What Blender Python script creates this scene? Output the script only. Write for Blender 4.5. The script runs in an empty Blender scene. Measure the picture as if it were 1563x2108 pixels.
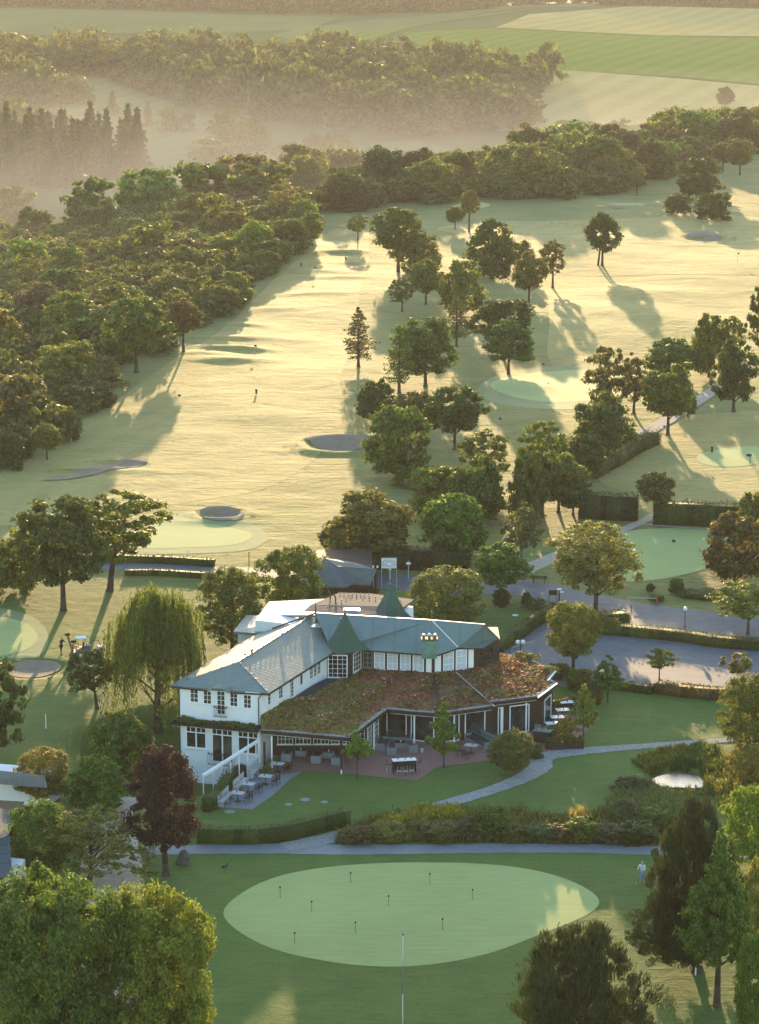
import bpy, math, random
import numpy as np
from mathutils import Vector, Matrix
from mathutils.geometry import delaunay_2d_cdt
random.seed(7); rng = np.random.default_rng(11)
S = bpy.context.scene
COL = bpy.data.collections.new("golf_course"); S.collection.children.link(COL)
PI = math.pi
# ---------------------------------------------------------------- camera
F = 5000.0; PITCH = math.radians(12.7); CH = 66.0
cam = bpy.data.cameras.new("camera"); co = bpy.data.objects.new("camera", cam); COL.objects.link(co)
co.location = (0, 0, CH); co.rotation_euler = (PI/2 - PITCH, 0, 0)
cam.sensor_fit = 'VERTICAL'; cam.sensor_height = 36; cam.lens = F/2108*36; cam.clip_start = 1; cam.clip_end = 20000
S.camera = co
def un(px, py, z=0.0):
    a = (px-781.5)/F; b = -(py-1054)/F
    dy = math.cos(PITCH)+b*math.sin(PITCH); dz = -math.sin(PITCH)+b*math.cos(PITCH)
    t = (z-CH)/dz
    return Vector((a*t, dy*t, z))
def scale_at(y, z=0):            # photo pixels per metre at distance y
    return F/(y*math.cos(PITCH)-(z-CH)*math.sin(PITCH))
# ---------------------------------------------------------------- terrain
EDGE = np.array([(-120,0),(-84,100),(-76,200),(-58,280),(-50,309),(-43,359),(-32,432),(-15,620),(4,690),(40,760),(100,860),(200,960),(420,1100),(1200,1300)], float)
def edge_dist(x, y):
    best = np.full(x.shape, 1e9); sgn = np.zeros(x.shape)
    for i in range(len(EDGE)-1):
        a = EDGE[i]; b = EDGE[i+1]; d = b-a; L = (d**2).sum()
        t = np.clip(((x-a[0])*d[0]+(y-a[1])*d[1])/L, 0, 1)
        qx = x-(a[0]+t*d[0]); qy = y-(a[1]+t*d[1]); r = np.hypot(qx, qy)
        s = np.sign(d[0]*qy-d[1]*qx)
        m = r < best; best = np.where(m, r, best); sgn = np.where(m, s, sgn)
    return best*sgn              # >0 = beyond the plateau's rim
def sst(a, b, x):
    t = np.clip((x-a)/(b-a), 0, 1); return t*t*(3-2*t)
PROF_Y = np.array([0, 1000, 1180, 1350, 1600, 1900, 2300, 2600, 3200, 6000.])
PROF_Z = np.array([-30, -30, -27, -17, -2, 12, 27, 33, 36, 36.])
_m = [ # mounds and hollows: px, py, rx, ry, height
 (500,672,6,3,.8),(480,700,8,3,.7),(450,722,7,3.2,.9),(515,722,5,3,.9),(480,746,9,3.6,1.0),(430,735,6,3,.6),
 (560,640,7,4,.6),(640,610,10,4,.5),(700,575,9,4,.6),(640,560,10,4,.5),(705,520,8,4,.7),(690,470,9,5,.9),(730,540,6,3,.4),
 (690,925,9,2.2,.55),(640,915,4,2,.45),(455,1075,6.5,1.6,.35),(500,1060,3.5,1.8,.35),(260,972,8,2,.4),(1270,420,12,7,.8),(1450,500,8,3,.35),
 (700,450,9,7,1.0),(1050,790,8,6,.5),(600,700,12,6,.35),(350,900,12,7,.3),(560,860,14,6,.3),(980,410,15,8,.5),
 (560,1010,9,4,-.2),(700,760,12,8,.3),(1100,490,22,9,.5),(1350,600,22,10,.6),(1450,700,18,9,-.4),(1200,640,16,9,.35)]
_b = [ # bunker bowls: px, py, rx, ry, depth
 (455,1059,2.6,2.8,1.0),(700,912,4.9,5.2,1.0),(150,976,4.0,2.3,.35),(240,957,4.4,2.8,.4),(1448,485,4.6,6.5,1.2),(70,1376,3.6,3.4,.5),(1275,423,6,9,.5)]
MOUNDS = [(*un(a,b,0)[:2], c, d, e) for a,b,c,d,e in _m]
MOUNDS = [(a,b,c*.8,d*.8,e*(.55 if b < 520 and a < 0 else .8)) for a,b,c,d,e in MOUNDS]
BOWLS = [(*un(a,b,0)[:2], c, d, e) for a,b,c,d,e in _b]
def terr(x, y, bowls=True):
    x = np.asarray(x, float); y = np.asarray(y, float)
    e = edge_dist(x, y)
    yy = y - 130*(1-sst(-160, 60, x))
    prof = np.interp(yy, PROF_Y, PROF_Z)
    k = sst(0, 260, e)
    far = sst(250, 420, y)
    roll = far*(0.6*np.sin(x*.045+y*.021+1)*np.sin(y*.033+.5)+.22*np.sin(x*.11-y*.06)+.08*np.sin(x*.19+y*.17))
    und = .05*np.sin(x*.31+y*.17)*np.sin(y*.23-x*.1)*(1-far)*sst(1,3,np.abs(y-205))*0
    z = (1-k)*(roll+und) + k*(prof+3*np.sin(x*.009+1.3)*np.sin(y*.0045)*sst(60,400,e))
    z = z + k*far*.0
    for mx,my,rx,ry,h in MOUNDS:
        z = z + h*np.exp(-((x-mx)/rx)**2-((y-my)/ry)**2)
    for mx,my,rx,ry,h in (BOWLS if bowls else []):
        q = ((x-mx)/rx)**2+((y-my)/ry)**2
        z = z - h*np.clip(1-q, 0, 1)**.8 + .22*np.exp(-((np.sqrt(q)-1.25)/.22)**2)*(h > .6)
    q = np.sqrt(((x+18)/8.0)**2+((y-200)/11)**2)          # the lower yard west of the clubhouse
    z = z - 2.6*(1-sst(.55, 1.25, q))
    q = ((x-un(1395,1600).x)/2.4)**2+((y-un(1395,1600).y)/2.6)**2   # pond
    z = z - (.9 if bowls else 0)*np.clip(1.4-q, 0, 1)
    return z
def tz(x, y): return float(terr(np.array([x]), np.array([y]))[0])
def gp(px, py, bowls=True):                  # where the ground under a photo pixel is
    a = (px-781.5)/F; b = -(py-1054)/F
    dy = math.cos(PITCH)+b*math.sin(PITCH); dz = -math.sin(PITCH)+b*math.cos(PITCH)
    t0, t1 = 90., 4000.
    for it in range(3):
        t = np.linspace(t0, t1, 500 if it == 0 else 60)
        h = CH+dz*t-terr(a*t, dy*t, bowls)
        i = np.argmax(h < 0)
        if h[i] >= 0: i = len(t)-1
        t0, t1 = t[max(i-1,0)], t[i]
    t = (t0+t1)/2
    return Vector((a*t, dy*t, CH+dz*t))
# ---------------------------------------------------------------- object helpers
def tag(o, label=None, cat=None, group=None, kind=None):
    if label: o['label'] = label
    if cat: o['category'] = cat
    if group: o['group'] = group
    if kind: o['kind'] = kind
    return o
def empty(name, loc, rz=0, label=None, cat=None, group=None):
    o = bpy.data.objects.new(name, None); COL.objects.link(o); o.empty_display_size = .3
    o.location = loc; o.rotation_euler = (0, 0, rz)
    return tag(o, label, cat, group)
def wloc(o):
    v = Vector((0,0,0))
    while o is not None: v += o.location; o = o.parent
    return v
def kids(o): return list(o.children)
def copy_tree(o, parent=None):
    ch = kids(o); c = o.copy(); COL.objects.link(c); c.parent = parent
    for k in ch: copy_tree(k, c)
    return c
class MB:
    def __init__(s): s.v = []; s.f = []
    def add(s, vs, fs):
        n = len(s.v); s.v += [tuple(p) for p in vs]; s.f += [tuple(i+n for i in f) for f in fs]; return s
    def box(s, c, d, rz=0, rx=0, ry=0):
        x,y,z = d[0]/2,d[1]/2,d[2]/2
        M = Matrix.Rotation(rz,3,'Z') @ Matrix.Rotation(ry,3,'Y') @ Matrix.Rotation(rx,3,'X'); c = Vector(c)
        return s.add([c+M@Vector(p) for p in ((-x,-y,-z),(x,-y,-z),(x,y,-z),(-x,y,-z),(-x,-y,z),(x,-y,z),(x,y,z),(-x,y,z))],
          [(0,3,2,1),(4,5,6,7),(0,1,5,4),(1,2,6,5),(2,3,7,6),(3,0,4,7)])
    def bar(s, a, b, w, h=None):          # rectangular bar between two points
        a = Vector(a); b = Vector(b); h = h or w; d = (b-a).normalized()
        u = d.cross(Vector((0,0,1)));  u = Vector((1,0,0)) if u.length < 1e-4 else u.normalized(); n = u.cross(d)
        vs = [p+u*i*w/2+n*j*h/2 for p in (a,b) for i,j in ((-1,-1),(1,-1),(1,1),(-1,1))]
        return s.add(vs, [(3,2,1,0),(4,5,6,7),(0,1,5,4),(1,2,6,5),(2,3,7,6),(3,0,4,7)])
    def prism(s, poly, z0, z1):
        n = len(poly); a = sum(poly[i][0]*poly[(i+1)%n][1]-poly[(i+1)%n][0]*poly[i][1] for i in range(n))
        if a < 0: poly = poly[::-1]
        vs = [(p[0],p[1],z0) for p in poly]+[(p[0],p[1],z1) for p in poly]
        return s.add(vs, [tuple(range(n))[::-1], tuple(range(n,2*n))]+[(i,(i+1)%n,n+(i+1)%n,n+i) for i in range(n)])
    def slab(s, pts, t):                  # a planar-ish polygon (3-D points) given thickness t downwards
        n = len(pts); a = sum(pts[i][0]*pts[(i+1)%n][1]-pts[(i+1)%n][0]*pts[i][1] for i in range(n))
        if a < 0: pts = pts[::-1]
        vs = [tuple(p) for p in pts]+[(p[0],p[1],p[2]-t) for p in pts]
        return s.add(vs, [tuple(range(n)), tuple(range(n,2*n))[::-1]]+[(i,n+i,n+(i+1)%n,(i+1)%n) for i in range(n)])
    def tube(s, a, b, r0, r1=None, n=7, cap=True):
        a = Vector(a); b = Vector(b); r1 = r0 if r1 is None else r1; d = (b-a).normalized()
        u = d.orthogonal().normalized(); w = d.cross(u)
        vs = [p+(u*math.cos(2*PI*i/n)+w*math.sin(2*PI*i/n))*r for p,r in ((a,r0),(b,r1)) for i in range(n)]
        fs = [(i,(i+1)%n,n+(i+1)%n,n+i) for i in range(n)]
        if cap: fs += [tuple(range(n))[::-1], tuple(range(n,2*n))]
        return s.add(vs, fs)
    def path(s, pts, rs, n=7):
        for i in range(len(pts)-1): s.tube(pts[i], pts[i+1], rs[i], rs[i+1], n)
        return s
    def lathe(s, prof, c=(0,0,0), n=16):
        vs = []; fs = []
        for r,z in prof: vs += [(c[0]+r*math.cos(2*PI*i/n), c[1]+r*math.sin(2*PI*i/n), c[2]+z) for i in range(n)]
        for k in range(len(prof)-1): fs += [(k*n+i,k*n+(i+1)%n,(k+1)*n+(i+1)%n,(k+1)*n+i) for i in range(n)]
        fs += [tuple(range(n))[::-1], tuple(range((len(prof)-1)*n,len(prof)*n))]
        return s.add(vs, fs)
    def build(s, name, mat, parent=None, world=False, smooth=False):
        me = bpy.data.meshes.new(name); v = s.v
        if world and parent is not None:
            L = wloc(parent); v = [(p[0]-L.x,p[1]-L.y,p[2]-L.z) for p in v]
        me.from_pydata(v, [], s.f); me.materials.append(mat)
        if smooth: me.polygons.foreach_set('use_smooth', [True]*len(me.polygons))
        me.update()
        o = bpy.data.objects.new(name, me); COL.objects.link(o); o.parent = parent
        return o
def fast_mesh(name, v, f, mat, smooth=False):      # v (n,3), f (m,4) numpy
    me = bpy.data.meshes.new(name); k = f.shape[1]
    me.vertices.add(len(v)); me.vertices.foreach_set('co', np.ascontiguousarray(v, dtype=np.float32).ravel())
    me.loops.add(f.size); me.loops.foreach_set('vertex_index', np.ascontiguousarray(f, dtype=np.int32).ravel())
    me.polygons.add(len(f)); me.polygons.foreach_set('loop_start', np.arange(len(f), dtype=np.int32)*k)
    if smooth: me.polygons.foreach_set('use_smooth', np.ones(len(f), bool))
    me.materials.append(mat); me.update(calc_edges=True); return me
def mobj(name, me, parent=None):
    o = bpy.data.objects.new(name, me); COL.objects.link(o); o.parent = parent; return o
# ---------------------------------------------------------------- materials
def newmat(name):
    m = bpy.data.materials.new(name); m.use_nodes = True; nt = m.node_tree; nt.nodes.clear()
    out = nt.nodes.new('ShaderNodeOutputMaterial'); return m, nt, out
def N(nt, t, **kw):
    n = nt.nodes.new('ShaderNode'+t)
    for k, v in kw.items():
        if k.startswith('i_'): n.inputs[k[2:].replace('_',' ')].default_value = v
        else: setattr(n, k, v)
    return n
def rgba(c): return (c[0], c[1], c[2], 1)
def mixc(nt, fac, a, b, mode='MIX'):
    m = N(nt, 'MixRGB', blend_type=mode)
    for s, x in ((0, fac), (1, a), (2, b)):
        if isinstance(x, (tuple, list)): m.inputs[s].default_value = rgba(x)
        elif isinstance(x, (int, float)): m.inputs[s].default_value = x
        else: nt.links.new(x, m.inputs[s])
    return m.outputs[0]
def noise(nt, vec, scale, detail=3, rough=.55, dist=0):
    n = N(nt, 'TexNoise'); n.inputs['Scale'].default_value = scale; n.inputs['Detail'].default_value = detail
    n.inputs['Roughness'].default_value = rough; n.inputs['Distortion'].default_value = dist
    nt.links.new(vec, n.inputs['Vector']); return n.outputs[0]
def ramp(nt, fac, lo, hi, a=0., b=1.):
    m = N(nt, 'MapRange', clamp=True); m.inputs[1].default_value = lo; m.inputs[2].default_value = hi
    m.inputs[3].default_value = a; m.inputs[4].default_value = b; nt.links.new(fac, m.inputs[0]); return m.outputs[0]
def vecscale(nt, vec, s, rz=0):
    m = N(nt, 'Mapping'); m.inputs['Scale'].default_value = s; m.inputs['Rotation'].default_value = (0,0,rz)
    nt.links.new(vec, m.inputs['Vector']); return m.outputs[0]
def bump(nt, h, dist, strength=1.0, prev=None):
    b = N(nt, 'Bump'); b.inputs['Strength'].default_value = strength; b.inputs['Distance'].default_value = dist
    nt.links.new(h, b.inputs['Height'])
    if prev is not None: nt.links.new(prev, b.inputs['Normal'])
    return b.outputs[0]
def plain(name, col, rough=.6, var=.12, scale=3., spec=.4, metal=0., bmp=0., obj=True, dirt=None):
    m, nt, out = newmat(name); p = N(nt, 'BsdfPrincipled')
    tc = N(nt, 'TexCoord'); v = tc.outputs['Object']
    n1 = noise(nt, v, scale, 5, .6)
    c = mixc(nt, ramp(nt, n1, .3, .7), tuple(x*(1-var) for x in col), tuple(min(1,x*(1+var)) for x in col))
    if dirt:
        n2 = noise(nt, v, scale*.35, 6, .7); c = mixc(nt, ramp(nt, n2, .5, .75, 0, .6), c, dirt)
    nt.links.new(c, p.inputs['Base Color'])
    p.inputs['Roughness'].default_value = rough; p.inputs['Specular IOR Level'].default_value = spec; p.inputs['Metallic'].default_value = metal
    if bmp: nt.links.new(bump(nt, noise(nt, v, scale*4, 4), bmp), p.inputs['Normal'])
    nt.links.new(p.outputs[0], out.inputs['Surface']); return m
def grass(name, a, b, straw, sheen=.5, bmp=.05, tuft=2.2, stripe=0., strawamt=.35, rough=.85, spec=.1, big=.02):
    m, nt, out = newmat(name); p = N(nt, 'BsdfPrincipled'); g = N(nt, 'NewGeometry'); v = g.outputs['Position']
    n1 = noise(nt, v, tuft, 6, .7); n2 = noise(nt, v, tuft*.12, 5, .6, .4); n3 = noise(nt, v, big, 3)
    str_ = noise(nt, vecscale(nt, v, (.12,1,.3), .25), tuft*.9, 5, .65)
    c = mixc(nt, ramp(nt, n1, .3, .7), a, b)
    c = mixc(nt, ramp(nt, n2, .4, .68, 0, strawamt), c, straw)
    c = mixc(nt, ramp(nt, n3, .42, .62, 0, .45), c, tuple(x*.72 for x in a))
    c = mixc(nt, ramp(nt, str_, .42, .7, 0, .35), c, tuple(x*1.25 for x in b))
    if stripe:
        w = N(nt, 'TexWave'); w.inputs['Scale'].default_value = stripe; w.inputs['Distortion'].default_value = 1.2; w.inputs['Detail'].default_value = 1
        nt.links.new(vecscale(nt, v, (1,1,1), .35), w.inputs['Vector'])
        c = mixc(nt, ramp(nt, w.outputs[0], .3, .7, 0, .22), c, tuple(x*1.35 for x in b))
    nt.links.new(c, p.inputs['Base Color'])
    p.inputs['Roughness'].default_value = rough; p.inputs['Specular IOR Level'].default_value = spec
    p.inputs['Sheen Weight'].default_value = sheen*.3; p.inputs['Sheen Roughness'].default_value = .45; p.inputs['Sheen Tint'].default_value = (1,.93,.72,1)
    b1 = bump(nt, n1, bmp); b2 = bump(nt, str_, bmp*1.0, 1, b1); b3 = bump(nt, n2, bmp*4, 1, b2)
    nt.links.new(b3, p.inputs['Normal']); nt.links.new(p.outputs[0], out.inputs['Surface']); return m
def leafmat(name, trans=.42, gloss=.3):
    m, nt, out = newmat(name); oi = N(nt, 'ObjectInfo'); g = N(nt, 'NewGeometry')
    tc = N(nt, 'TexCoord')
    n = noise(nt, tc.outputs['Object'], 3.0, 3)
    c = oi.outputs['Color']
    c = mixc(nt, ramp(nt, g.outputs['Random Per Island'], 0, 1, 0, 1), mixc(nt, 1, c, (.45,.48,.45), 'MULTIPLY'), mixc(nt, 1, c, (1.6,1.5,1.25), 'MULTIPLY'))
    c = mixc(nt, ramp(nt, n, .35, .65, 0, .8), c, mixc(nt, 1, c, (1.25,1.1,.9), 'MULTIPLY'))
    p = N(nt, 'BsdfPrincipled'); p.inputs['Roughness'].default_value = .6; p.inputs['Specular IOR Level'].default_value = gloss
    nt.links.new(c, p.inputs['Base Color'])
    t = N(nt, 'BsdfTranslucent'); nt.links.new(mixc(nt, 1, c, (1.8,1.7,1.0), 'MULTIPLY'), t.inputs['Color'])
    mx = N(nt, 'MixShader'); mx.inputs[0].default_value = trans
    nt.links.new(p.outputs[0], mx.inputs[1]); nt.links.new(t.outputs[0], mx.inputs[2]); nt.links.new(mx.outputs[0], out.inputs['Surface']); return m
M = {}
M['rough'] = grass('rough_grass', (.075,.12,.02), (.13,.16,.03), (.27,.21,.05), sheen=.45, bmp=.16, tuft=1.0, strawamt=.5)
M['fairway'] = grass('fairway_grass', (.145,.165,.036), (.22,.20,.05), (.38,.255,.075), sheen=.5, bmp=.12, tuft=1.1, strawamt=.5, stripe=.05)
M['lawn'] = grass('lawn_grass', (.052,.108,.02), (.09,.155,.028), (.15,.175,.045), sheen=.15, bmp=.05, tuft=3.5, strawamt=.4, big=.07)
M['green'] = grass('putting_green_grass', (.27,.34,.115), (.31,.375,.135), (.34,.37,.14), sheen=.4, bmp=.006, tuft=3., strawamt=.35, big=.06)
M['apron'] = grass('apron_grass', (.11,.18,.07), (.14,.21,.085), (.2,.22,.1), sheen=.5, bmp=.015, tuft=3.)
M['fieldg'] = grass('crop_field', (.12,.19,.035), (.17,.24,.05), (.20,.21,.06), sheen=.0, spec=0, rough=1, bmp=.2, tuft=.25, stripe=.02, big=.004)
M['fields'] = grass('straw_field', (.34,.30,.11), (.42,.36,.15), (.46,.38,.17), sheen=.0, spec=0, rough=1, bmp=.2, tuft=.25, stripe=.015, big=.004)
M['valley'] = grass('valley_meadow', (.09,.13,.05), (.12,.16,.06), (.14,.15,.07), sheen=.0, spec=0, rough=1, bmp=.2, tuft=.2, big=.006)
M['fieldm'] = grass('meadow_field', (.13,.17,.065), (.16,.20,.08), (.19,.19,.09), sheen=.0, spec=0, rough=1, bmp=.2, tuft=.3, stripe=.02, big=.005)
M['sand'] = plain('bunker_sand', (.25,.20,.145), .9, .12, 1.2, .1, bmp=.05)
M['gravel'] = plain('gravel', (.27,.28,.28), .9, .28, 3.5, .15, bmp=.03, dirt=(.17,.18,.15))
M['tan'] = plain('tan_gravel', (.40,.34,.28), .9, .2, 2.5, .15, bmp=.03, dirt=(.3,.28,.2))
M['asphalt'] = plain('asphalt', (.10,.12,.14), .75, .22, .8, .35, bmp=.01, dirt=(.15,.16,.165))
M['leaf'] = leafmat('leaves')
M['needle'] = leafmat('needles', .22, .25)
M['bark'] = plain('bark', (.07,.055,.04), .9, .3, 4, .15, bmp=.03)
M['barkl'] = plain('pale_bark', (.16,.13,.1), .9, .4, 5, .15, bmp=.03)
M['white'] = plain('white_plaster', (.74,.76,.78), .7, .03, 1.2, .25, dirt=(.66,.68,.69))
M['wpaint'] = plain('white_paint', (.8,.8,.8), .45, .02, 3, .4)
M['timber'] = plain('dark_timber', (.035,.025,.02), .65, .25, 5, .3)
M['brown'] = plain('brown_timber', (.07,.045,.03), .7, .3, 5, .25)
M['black'] = plain('black_metal', (.015,.015,.017), .45, .1, 4, .4)
M['steel'] = plain('galvanised_steel', (.45,.47,.48), .35, .1, 4, .5, metal=.7)
M['oldwood'] = plain('bleached_wood', (.42,.42,.42), .75, .2, 6, .25)
M['wicker'] = plain('grey_wicker', (.2,.23,.24), .75, .18, 18, .25, bmp=.02)
M['cushion'] = plain('charcoal_cushion', (.05,.06,.065), .9, .15, 6, .15)
M['copper'] = plain('green_copper', (.09,.2,.17), .5, .3, 2.5, .4, dirt=(.12,.1,.07))
M['spire'] = plain('green_shingle', (.035,.085,.06), .7, .12, 3, .3, bmp=.01, dirt=(.05,.1,.07))
M['blind'] = plain('blind_behind_glass', (.5,.56,.62), .25, .04, 2, .6)
# ---------------------------------------------------------------- more materials
def roofmat(name, a, b, rz, rough=.42, sc=2.6, spec=.5, line=.35):
    m, nt, out = newmat(name); p = N(nt, 'BsdfPrincipled'); g = N(nt, 'NewGeometry'); v = g.outputs['Position']
    w = N(nt, 'TexWave'); w.wave_profile = 'SAW'; w.inputs['Scale'].default_value = sc/6.283; w.inputs['Distortion'].default_value = .3; w.inputs['Detail'].default_value = 2
    vm = N(nt, 'Mapping'); vm.inputs['Rotation'].default_value = (0,0,rz); nt.links.new(v, vm.inputs['Vector']); nt.links.new(vm.outputs[0], w.inputs['Vector'])
    n1 = noise(nt, v, .9, 6, .7); n2 = noise(nt, v, 6, 3)
    c = mixc(nt, ramp(nt, n1, .3, .7), a, b); c = mixc(nt, ramp(nt, n2, .3, .7, 0, .25), c, tuple(x*.7 for x in a))
    c = mixc(nt, ramp(nt, w.outputs[0], .86, .95, 0, line), c, tuple(x*.45 for x in a))
    nt.links.new(c, p.inputs['Base Color']); p.inputs['Roughness'].default_value = rough; p.inputs['Specular IOR Level'].default_value = spec
    nt.links.new(bump(nt, n2, .01, 1, bump(nt, w.outputs[0], .03)), p.inputs['Normal'])
    nt.links.new(p.outputs[0], out.inputs['Surface']); return m
M['roof'] = roofmat('sea_green_roof_sheet', (.10,.16,.15), (.15,.215,.20), math.radians(-66), .55, 3.2, .35)
M['roof2'] = roofmat('sea_green_roof_sheet_wide', (.105,.165,.165), (.15,.215,.21), math.radians(2), .42, 1.0, .6, .25)
M['slate'] = roofmat('grey_slate', (.10,.125,.13), (.15,.18,.19), math.radians(35), .7, 6.5, .3, .6)
M['slab'] = roofmat('grey_roof_panels', (.055,.08,.10), (.075,.10,.12), math.radians(75), .9, 1.3, .1, .6)
M['corr'] = roofmat('corrugated_roof', (.14,.15,.155), (.19,.2,.205), math.radians(20), .85, 7, .15, .5)
def brickmat(name, a, b, mortar, sc):
    m, nt, out = newmat(name); p = N(nt, 'BsdfPrincipled'); g = N(nt, 'NewGeometry'); v = g.outputs['Position']
    br = N(nt, 'TexBrick'); br.inputs['Scale'].default_value = sc; br.inputs['Mortar Size'].default_value = .03
    br.inputs['Color1'].default_value = rgba(a); br.inputs['Color2'].default_value = rgba(b); br.inputs['Mortar'].default_value = rgba(mortar)
    nt.links.new(vecscale(nt, v, (1,1,1), .5), br.inputs['Vector'])
    c = mixc(nt, ramp(nt, noise(nt, v, .9, 5, .7), .35, .7, 0, .4), br.outputs[0], tuple(x*.65 for x in a))
    nt.links.new(c, p.inputs['Base Color']); p.inputs['Roughness'].default_value = .7; p.inputs['Specular IOR Level'].default_value = .35
    nt.links.new(bump(nt, br.outputs[1], -.008), p.inputs['Normal']); nt.links.new(p.outputs[0], out.inputs['Surface']); return m
M['brick'] = brickmat('red_paving', (.25,.125,.11), (.33,.175,.15), (.16,.1,.09), 2.6)
M['paver'] = brickmat('grey_paving', (.2,.23,.26), (.27,.3,.33), (.13,.14,.15), 3.0)
def glassmat():
    m, nt, out = newmat('dark_window_glass'); p = N(nt, 'BsdfPrincipled'); tc = N(nt, 'TexCoord')
    c = mixc(nt, ramp(nt, noise(nt, tc.outputs['Object'], .8, 3), .4, .65), (.012,.016,.018), (.06,.07,.07))
    nt.links.new(c, p.inputs['Base Color']); p.inputs['Roughness'].default_value = .06; p.inputs['Specular IOR Level'].default_value = .7
    nt.links.new(p.outputs[0], out.inputs['Surface']); return m
M['glass'] = glassmat()
def watermat():
    m, nt, out = newmat('pond_water'); p = N(nt, 'BsdfPrincipled'); g = N(nt, 'NewGeometry')
    p.inputs['Base Color'].default_value = (.02,.03,.025,1); p.inputs['Roughness'].default_value = .08; p.inputs['Specular IOR Level'].default_value = .8
    nt.links.new(bump(nt, noise(nt, g.outputs['Position'], 6, 3), .02), p.inputs['Normal'])
    nt.links.new(p.outputs[0], out.inputs['Surface']); return m
M['water'] = watermat()
def sedummat():
    m, nt, out = newmat('sedum'); p = N(nt, 'BsdfPrincipled'); g = N(nt, 'NewGeometry'); v = g.outputs['Position']
    n1 = noise(nt, v, .42, 4, .6, .3); n2 = noise(nt, v, 5, 6, .75); n3 = noise(nt, v, 1.1, 5, .7); n4 = noise(nt, vecscale(nt, v, (1,1,1)), .22, 3)
    sx = N(nt, 'SeparateXYZ'); nt.links.new(v, sx.inputs[0]); mw = N(nt, 'MixRGB'); mw.inputs[0].default_value = .12; nt.links.new(sx.outputs[0], mw.inputs[1]); nt.links.new(n1, mw.inputs[2])
    c = mixc(nt, ramp(nt, n1, .36, .56), (.18,.155,.04), (.19,.11,.055)); c = mixc(nt, ramp(nt, sx.outputs[0], 4.0, 5.2, 0, .75), c, (.15,.10,.06))
    c = mixc(nt, ramp(nt, sx.outputs[0], -2.5, .8, 0, .7), c, mixc(nt, ramp(nt, sx.outputs[0], 3.2, 5.0), (.30,.09,.07), (.17,.095,.05)))
    c = mixc(nt, ramp(nt, n3, .52, .68, 0, .75), c, (.20,.18,.07))
    c = mixc(nt, ramp(nt, n2, .56, .74, 0, .75), c, (.36,.25,.23))
    c = mixc(nt, ramp(nt, n2, .44, .28, 0, .8), c, (.05,.04,.03))
    nt.links.new(c, p.inputs['Base Color']); p.inputs['Roughness'].default_value = 1; p.inputs['Specular IOR Level'].default_value = .1
    nt.links.new(bump(nt, n2, .12, 1, bump(nt, n3, .2)), p.inputs['Normal']); nt.links.new(p.outputs[0], out.inputs['Surface']); return m
M['sedum'] = sedummat()
# ---------------------------------------------------------------- ground sheet
cx = list(np.arange(-66, 66.01, .85)); st = .9; a = 66.0
while a < 2600: st *= 1.16; a += st; cx.append(a); cx.insert(0, -a)
cx = np.array(sorted(cx)); ry = list(np.arange(30, 130, 8))+list(np.arange(130, 480, .8)); st = .9; a = 480.
while a < 4300: ry.append(a); st = min(st*1.022, 30); a += st
ry = np.array(ry); GX = cx[None,:]*(ry[:,None]+90)/300; GY = np.repeat(ry[:,None], len(cx), 1)
GZ = terr(GX, GY); nr, nc = GX.shape
idx = np.arange(nr*nc).reshape(nr, nc)
fc = np.stack([idx[:-1,:-1], idx[:-1,1:], idx[1:,1:], idx[1:,:-1]], -1).reshape(-1,4)
go = mobj('ground', fast_mesh('ground', np.stack([GX,GY,GZ],-1).reshape(-1,3), fc, M['rough'], True)); tag(go, kind='structure')
def smooth_poly(P, k=5, closed=True):
    out = []; n = len(P); rngn = range(n) if closed else range(n-1)
    for i in rngn:
        p = [P[(i+j) % n] if closed else P[min(max(i+j,0),n-1)] for j in (-1,0,1,2)]
        for s in range(k):
            t = s/k
            out.append(tuple(.5*((2*p[1][c])+(-p[0][c]+p[2][c])*t+(2*p[0][c]-5*p[1][c]+4*p[2][c]-p[3][c])*t*t+(-p[0][c]+3*p[1][c]-3*p[2][c]+p[3][c])*t**3) for c in range(2)))
    if not closed: out.append(tuple(P[-1]))
    return out
def inside(P, x, y):
    r = np.zeros(x.shape, bool); n = len(P)
    for i in range(n):
        x1,y1 = P[i]; x2,y2 = P[(i+1)%n]
        if y1 == y2: continue
        r ^= ((y1 > y) != (y2 > y)) & (x < (x2-x1)*(y-y1)/(y2-y1)+x1)
    return r
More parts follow.
